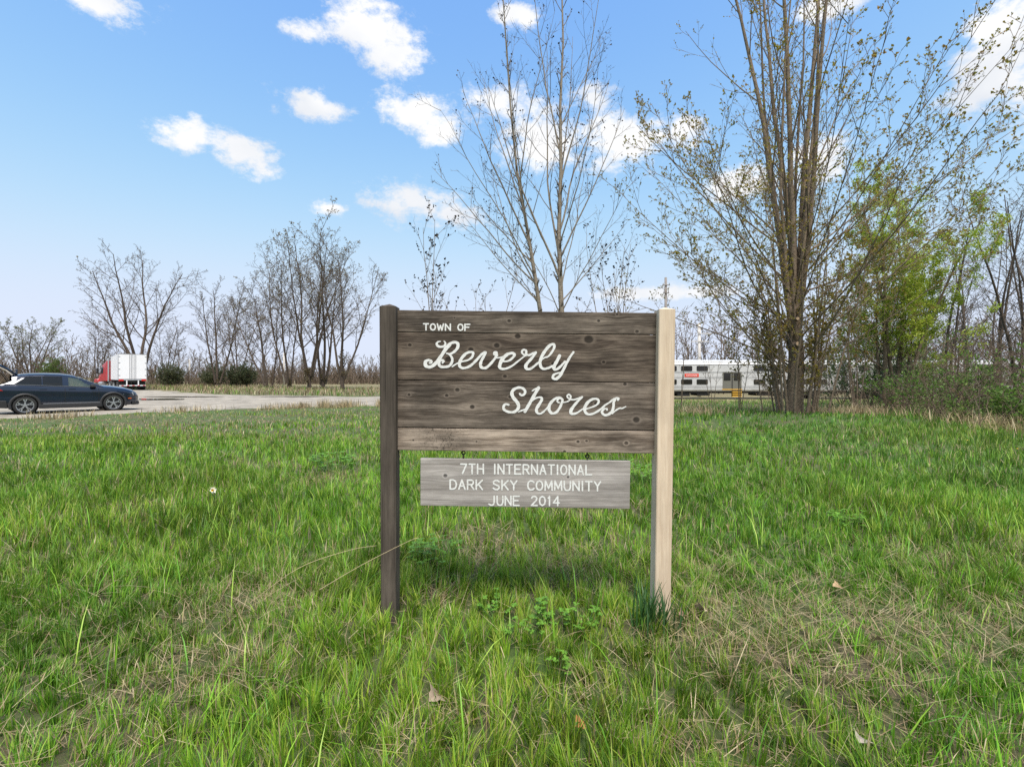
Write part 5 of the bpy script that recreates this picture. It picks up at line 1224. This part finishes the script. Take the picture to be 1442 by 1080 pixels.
# tuft of dark strap leaves at the pale post
n = 70; ang = rg.rand(n) * 6.28; px, py = L(925, 870).x + SO.x - 0.06, 2.30
chunks.append(blades(px + rg.normal(0, 0.045, n), py + rg.normal(0, 0.04, n), rg.uniform(0.14, 0.30, n), rg.uniform(0.006, 0.010, n), rg.normal(0.2, 1.2, n), np.abs(rg.normal(0.15, 0.15, n)), rg.uniform(0.2, 0.9, n), np.array([[0.035, 0.095, 0.022]]) * rg.uniform(0.7, 1.3, (n, 1)), 3))
gr = link('grass', grass_mesh('grass', chunks), M['grass']); tag(gr, 'rough green lawn grass all round the sign', 'grass', kind='stuff')
# last year's straw lying between the green blades
def straw(n, y0, y1, wide):
    x, y = in_view(n, y0, y1, 0.9); d = dryness(x, y); k = rg.rand(n) < 0.12 + 0.80 * d
    k &= ~((y > near_y(x) - 0.2) & (x < 2)); x, y = x[k], y[k]; n = len(x)
    return blades(x, y, rg.uniform(0.06, 0.20, n), rg.uniform(0.0018, 0.0036, n) * wide, rg.rand(n) * 6.28, rg.uniform(1.0, 1.5, n), rg.uniform(-0.2, 0.55, n), DC[rg.randint(0, len(DC), n)] * rg.uniform(0.6, 1.15, (n, 1)), 2, z=gz(x, y) + rg.uniform(0.008, 0.05, n), roll=rg.rand(n) * 6.28)
th = link('thatch', grass_mesh('thatch', [straw(62000, 1.15, 3.4, 1.0), straw(36000, 3.4, 8.0, 1.6), straw(16000, 8.0, 20.0, 3.0)]), M['grass']); tag(th, 'dry straw thatch lying between the green grass blades', 'dry grass', kind='stuff')
# tall tan grass: round the foot of the big tree, along the lot edge, beyond the lot
def tall(x, y, h0, h1, w, cols=DC, lean=0.25, bend=0.5):
    n = len(x); return blades(x, y, rg.uniform(h0, h1, n), w * rg.uniform(0.7, 1.4, n), rg.rand(n) * 6.28, np.abs(rg.normal(lean, 0.25, n)), rg.uniform(0, bend * 2, n), cols[rg.randint(0, len(cols), n)] * rg.uniform(0.7, 1.2, (n, 1)), 2)
def clump_pts(n, cx, cy, sx, sy): return cx + rg.normal(0, sx, n), cy + rg.normal(0, sy, n)
ch = []
n = 8000; x = rg.uniform(4.2, 10.5, n); y = 15.2 + rg.normal(0, 0.55, n) - np.clip(x - 7.6, 0, 4) * 0.35; k = rg.rand(n) < sstep(0.42, 0.66, fbm(x * 0.9, y * 0.9 + 3, 3)); k &= rg.rand(n) < 0.55; ch.append(tall(x[k], y[k], 0.12, 0.5, 0.012, lean=0.5))
n = 5200; t = rg.rand(n); x = 9.8 + rg.normal(0.5, 0.5, n) + 0.5 * t; y = 9.6 + 5 * t + rg.normal(0, 0.4, n); k = (rg.rand(n) < 0.6 * sstep(0.42, 0.66, fbm(x, y, 3))) & (x > 9.5); ch.append(tall(x[k], y[k], 0.15, 0.6, 0.010, lean=0.6, bend=0.9))
n = 6500; x = rg.uniform(4.5, 24, n); y = rg.uniform(17, 34, n); ch.append(tall(x, y, 0.08, 0.26, 0.02, np.vstack([DC, GC[:4]])))
n = 6500; x = rg.uniform(6, 46, n); y = rg.uniform(34, 57.5, n); ch.append(tall(x, y, 0.04, 0.14, 0.05, np.vstack([DC[:2], GC[:4], GC[:4]])))
n = 5200; x = rg.uniform(-9.5, -2.5, n); y = near_y(x) - 0.6 + rg.normal(0, 0.5, n); k = rg.rand(n) < sstep(0.42, 0.6, fbm(x * 0.8 + 9, y * 0.3, 3)); ch.append(tall(x[k], y[k], 0.2, 0.55, 0.018))
n = 3600; x = rg.uniform(-17, -8, n); y = near_y(x) - 0.9 + rg.normal(0, 0.5, n); k = rg.rand(n) < sstep(0.45, 0.65, fbm(x * 0.8 + 19, y * 0.3, 3)); ch.append(tall(x[k], y[k], 0.15, 0.4, 0.018))
n = 19000; x = rg.uniform(-120, 4, n); f = np.interp(x, FAR[:, 0], FAR[:, 1]); y = f + 0.5 + rg.rand(n) ** 1.3 * (26 + np.clip(-x - 40, 0, 60) * 0.2); ch.append(tall(x, y, 0.15, 0.55, 0.055, np.vstack([DC[:4] * 0.62, DC[:4] * 0.8, DC[:4] * 0.9, GC[:4] * 0.7])))
tl = link('tall_dry_grass', grass_mesh('tall_dry_grass', ch), M['grass']); tag(tl, 'tall tan dead grass round the big tree and along the lot', 'dry grass', kind='stuff')

# ------------------------------------------------------------------ small things in the lawn
def lawn_pt(u, v, lift=0.0):
    Y = (H + 0.04) * F / (v - HV); X = (u - HU) / F * Y
    for _ in range(4):
        z = G(X, Y) + lift; Y = (H - z) * F / (v - HV); X = (u - HU) / F * Y
    return Vector((X, Y, G(X, Y)))
petal_w = mat('petal_white', (0.80, 0.80, 0.70), 0.5); petal_y = mat('petal_yellow', (0.75, 0.50, 0.05), 0.5); stem_g = mat('stem_green', (0.07, 0.15, 0.03), 0.6)
def daffodil(u, v):
    b0 = lawn_pt(u, v + 26); top = P(u, v, b0.y); h = top.z - b0.z
    o = empty('daffodil', b0); tag(o, 'single white daffodil with a yellow centre in the grass', 'flower')
    MB().tube((0, 0, 0), (0, 0, h), 0.004, 6).build('stem', stem_g, o)
    for k in range(6):
        a = k * math.pi / 3 + 0.2; c = Vector((0, -0.012, h)); r = Vector((math.cos(a), -0.25, math.sin(a))); s = Vector((-math.sin(a), 0, math.cos(a)))
        MB().add([c, c + r * 0.018 + s * 0.014, c + r * 0.034, c + r * 0.018 - s * 0.014, c + r * 0.018 + Vector((0, 0.003, 0))], [(0, 1, 4), (1, 2, 4), (2, 3, 4), (3, 0, 4)]).build('petal', petal_w, o)
    mb = MB(); mb.lathe_y([(0.002, h * 0 - 0.012), (0.008, -0.022), (0.012, -0.034)], 12, 0, h); mb.build('corona', petal_y, o, smooth=True)
    for k in range(5):
        a = k * 1.3; Vv, q, t_, c = blades(np.array([0.0]), np.array([0.0]), np.array([h * 0.9]), np.array([0.009]), np.array([a]), np.array([0.15]), np.array([0.4]), np.array([[0.05, 0.12, 0.04]]), 3, z=np.array([0.0]))
        link('strap_leaf', mesh_np('strap_leaf', Vv, [q, t_], colors=c), M['grass'], o)
daffodil(302, 689)
def dandelion(u, v, label):
    b0 = lawn_pt(u, v + 8); h = P(u, v, b0.y).z - b0.z; o = empty('dandelion', b0); tag(o, label, 'flower', 'dandelions')
    MB().tube((0, 0, 0), (0, 0, h), 0.003, 6).build('stem', stem_g, o)
    mb = MB()
    for k in range(22):
        a = k * 2.4; r = 0.016 * math.sqrt((k + 1) / 22); e = Vector((math.cos(a) * r, math.sin(a) * r, h + 0.010 - r * 0.35)); mb.tube((0, 0, h - 0.004), e, 0.002, 4, 0.0035)
    mb.build('flower_head', petal_y, o)
dandelion(907, 826, 'yellow dandelion head left of the pale post'); dandelion(1362, 620, 'yellow dandelion near the wood edge'); dandelion(1433, 632, 'yellow dandelion at the right edge of the lawn')
def dead_leaf(u, v, size, col, rot, label, tilt=0.5):
    p = lawn_pt(u, v, 0.04); o_n = 9; mb = MB(); top = []; 
    for i in range(o_n):
        t = i / (o_n - 1); w = math.sin(math.pi * min(1, t * 1.02)) ** 0.8 * (0.36 + 0.10 * math.sin(t * 22)); top.append((t - 0.5, w, 0.10 * math.sin(t * 5)))
    vs = [Vector((x, 0, z)) * size for x, w, z in top] + [Vector((x, w, z + 0.16 * w * 2)) * size for x, w, z in top] + [Vector((x, -w, z + 0.22 * w * 2)) * size for x, w, z in top]
    fs = [(i, i + 1, o_n + i + 1, o_n + i) for i in range(o_n - 1)] + [(i + 1, i, 2 * o_n + i, 2 * o_n + i + 1) for i in range(o_n - 1)]
    o = mb.add(vs, fs).build('dead_leaf', mat('dead_leaf', tuple(c * 0.75 for c in col), 0.75, nscale=40, col2=col))
    o.location = p + Vector((0, 0, 0.055)); o.rotation_euler = (tilt, 0.2, rot); tag(o, label, 'leaf', 'fallen leaves')
dead_leaf(612, 985, 0.10, (0.33, 0.25, 0.18), 1.3, 'tan curled dead leaf near the bottom, below the left half of the sign', 0.7)
dead_leaf(816, 1025, 0.060, (0.36, 0.15, 0.05), 0.7, 'orange dead leaf near the bottom edge of the lawn', 0.6)
dead_leaf(985, 862, 0.085, (0.48, 0.37, 0.26), 1.9, 'pale brown curled leaf right of the pale post', 0.8)
dead_leaf(962, 870, 0.055, (0.22, 0.13, 0.09), 0.4, 'dark brown leaf against the foot of the pale post', 0.4)
dead_leaf(1210, 1045, 0.085, (0.36, 0.31, 0.25), 0.9, 'greyish dead leaf near the bottom right corner', 0.5)
dead_leaf(1235, 907, 0.075, (0.38, 0.27, 0.18), 2.4, 'light brown dead leaf in the straw patch at the right', 0.5)
dead_leaf(1180, 830, 0.07, (0.40, 0.27, 0.15), 0.2, 'brown dead leaf in the middle of the right lawn', 0.5)
# leafy weeds
def weed(u, v, n, size, label, seed, spread=0.09, h=0.10):
    b0 = lawn_pt(u, v); r_ = np.random.RandomState(seed); o = empty('leafy_weed', b0); tag(o, label, 'weed', 'leafy weeds')
    mb = MB(); Vs, Fs, Cs, off = [], [], [], 0
    for k in range(n):
        a = r_.rand() * 6.28; rr = spread * math.sqrt(r_.rand()); tip = Vector((rr * math.cos(a), rr * math.sin(a), h * r_.uniform(0.5, 1.15)))
        mb.tube((tip.x * 0.3, tip.y * 0.3, 0), tip, 0.0013, 4)
        for j in range(5):
            aa = a + (j - 2) * 1.1; dirv = np.array([math.cos(aa), math.sin(aa), r_.uniform(-0.1, 0.5)]); dirv /= np.linalg.norm(dirv); s = np.array([-math.sin(aa), math.cos(aa), 0]); L0_ = size * r_.uniform(0.7, 1.2); p0 = np.array(tip)
            Vs.append(np.array([p0, p0 + dirv * L0_ * .5 + s * L0_ * .30 + [0, 0, .004], p0 + dirv * L0_ * 0.8 + s * L0_ * .26, p0 + dirv * L0_, p0 + dirv * L0_ * 0.8 - s * L0_ * .26, p0 + dirv * L0_ * .5 - s * L0_ * .30 + [0, 0, .004]])); Fs.append(np.arange(6) + off); off += 6
            Cs.append(np.tile(np.array([0.125, 0.27, 0.03]) * r_.uniform(0.8, 1.35), (6, 1)))
    mb.build('stems', stem_g, o)
    link('leaves', mesh_np('leaves', np.vstack(Vs), [np.array(Fs)], colors=np.vstack(Cs)), M['grass'], o)
weed(612, 800, 46, 0.026, 'leafy green weed clump right of the dark post foot', 1, 0.16, 0.15)
weed(770, 888, 24, 0.019, 'leafy weed patch in the middle below the hanging board', 2, 0.11, 0.12)
weed(700, 872, 18, 0.018, 'leafy weed patch just left of the middle patch', 3, 0.10, 0.11)
weed(820, 895, 18, 0.018, 'leafy weed patch nearest the pale post', 4, 0.09, 0.11)
weed(735, 905, 16, 0.017, 'low leafy weed patch below the other middle patches', 5, 0.10, 0.09)
weed(785, 960, 9, 0.017, 'small leafy weed low in the middle of the lawn', 6, 0.06, 0.10)
weed(1190, 745, 30, 0.030, 'leafy weed clump in the right lawn', 7, 0.15, 0.12)
weed(470, 665, 40, 0.045, 'dark leafy weed clump left of the dark post', 8, 0.30, 0.2)
weed(905, 680, 30, 0.040, 'dark leafy weed clump seen beside the hanging board', 9, 0.22, 0.2)
# long dry stalks
M['straw'] = mat('straw_stalk', (0.50, 0.40, 0.23), 0.7, noise=0.15, nscale=30)
def stalk(pts, label, r=0.0016):
    """pts: (u, v, Y) seen points along the stalk, real depths"""
    w = [P(*p) for p in pts]; c = catmull([tuple(q) for q in w], 5); mb = MB(); b0 = Vector(w[0])
    for i in range(len(c) - 1):
        t = i / (len(c) - 1); mb.tube(Vector(c[i]) - b0, Vector(c[i + 1]) - b0, r * (1 - 0.5 * t), 5, r * (1 - 0.5 * (t + 1 / (len(c) - 1))))
    o = mb.build('dry_stalk', M['straw']); o.location = b0; tag(o, label, 'stalk', 'dry grass stalks')
stalk([(380, 838, 2.62), (398, 800, 2.6), (416, 758, 2.58)], 'short upright dry stalk left of the dark post')
stalk([(350, 850, 2.55), (420, 800, 2.5), (490, 775, 2.48), (530, 768, 2.44)], 'thin dry stalk leaning towards the dark post')
stalk([(450, 830, 2.4), (510, 795, 2.36), (575, 762, 2.30), (590, 757, 2.30)], 'long dry stalk crossing in front of the dark post')
stalk([(410, 1038, 1.68), (470, 1045, 1.66), (530, 1056, 1.62), (575, 1072, 1.58)], 'pale dry stalk lying at the bottom edge of the lawn', 0.0022)
stalk([(402, 925, 1.98), (410, 890, 1.97), (414, 866, 1.98)], 'upright dry stalk in the straw patch on the left')
stalk([(310, 955, 1.95), (322, 915, 1.97), (300, 890, 2.0)], 'bent dry stalk in the straw patch further left')
stalk([(705, 910, 2.0), (716, 940, 1.95), (728, 958, 1.9)], 'short reddish dry stalk below the hanging board')
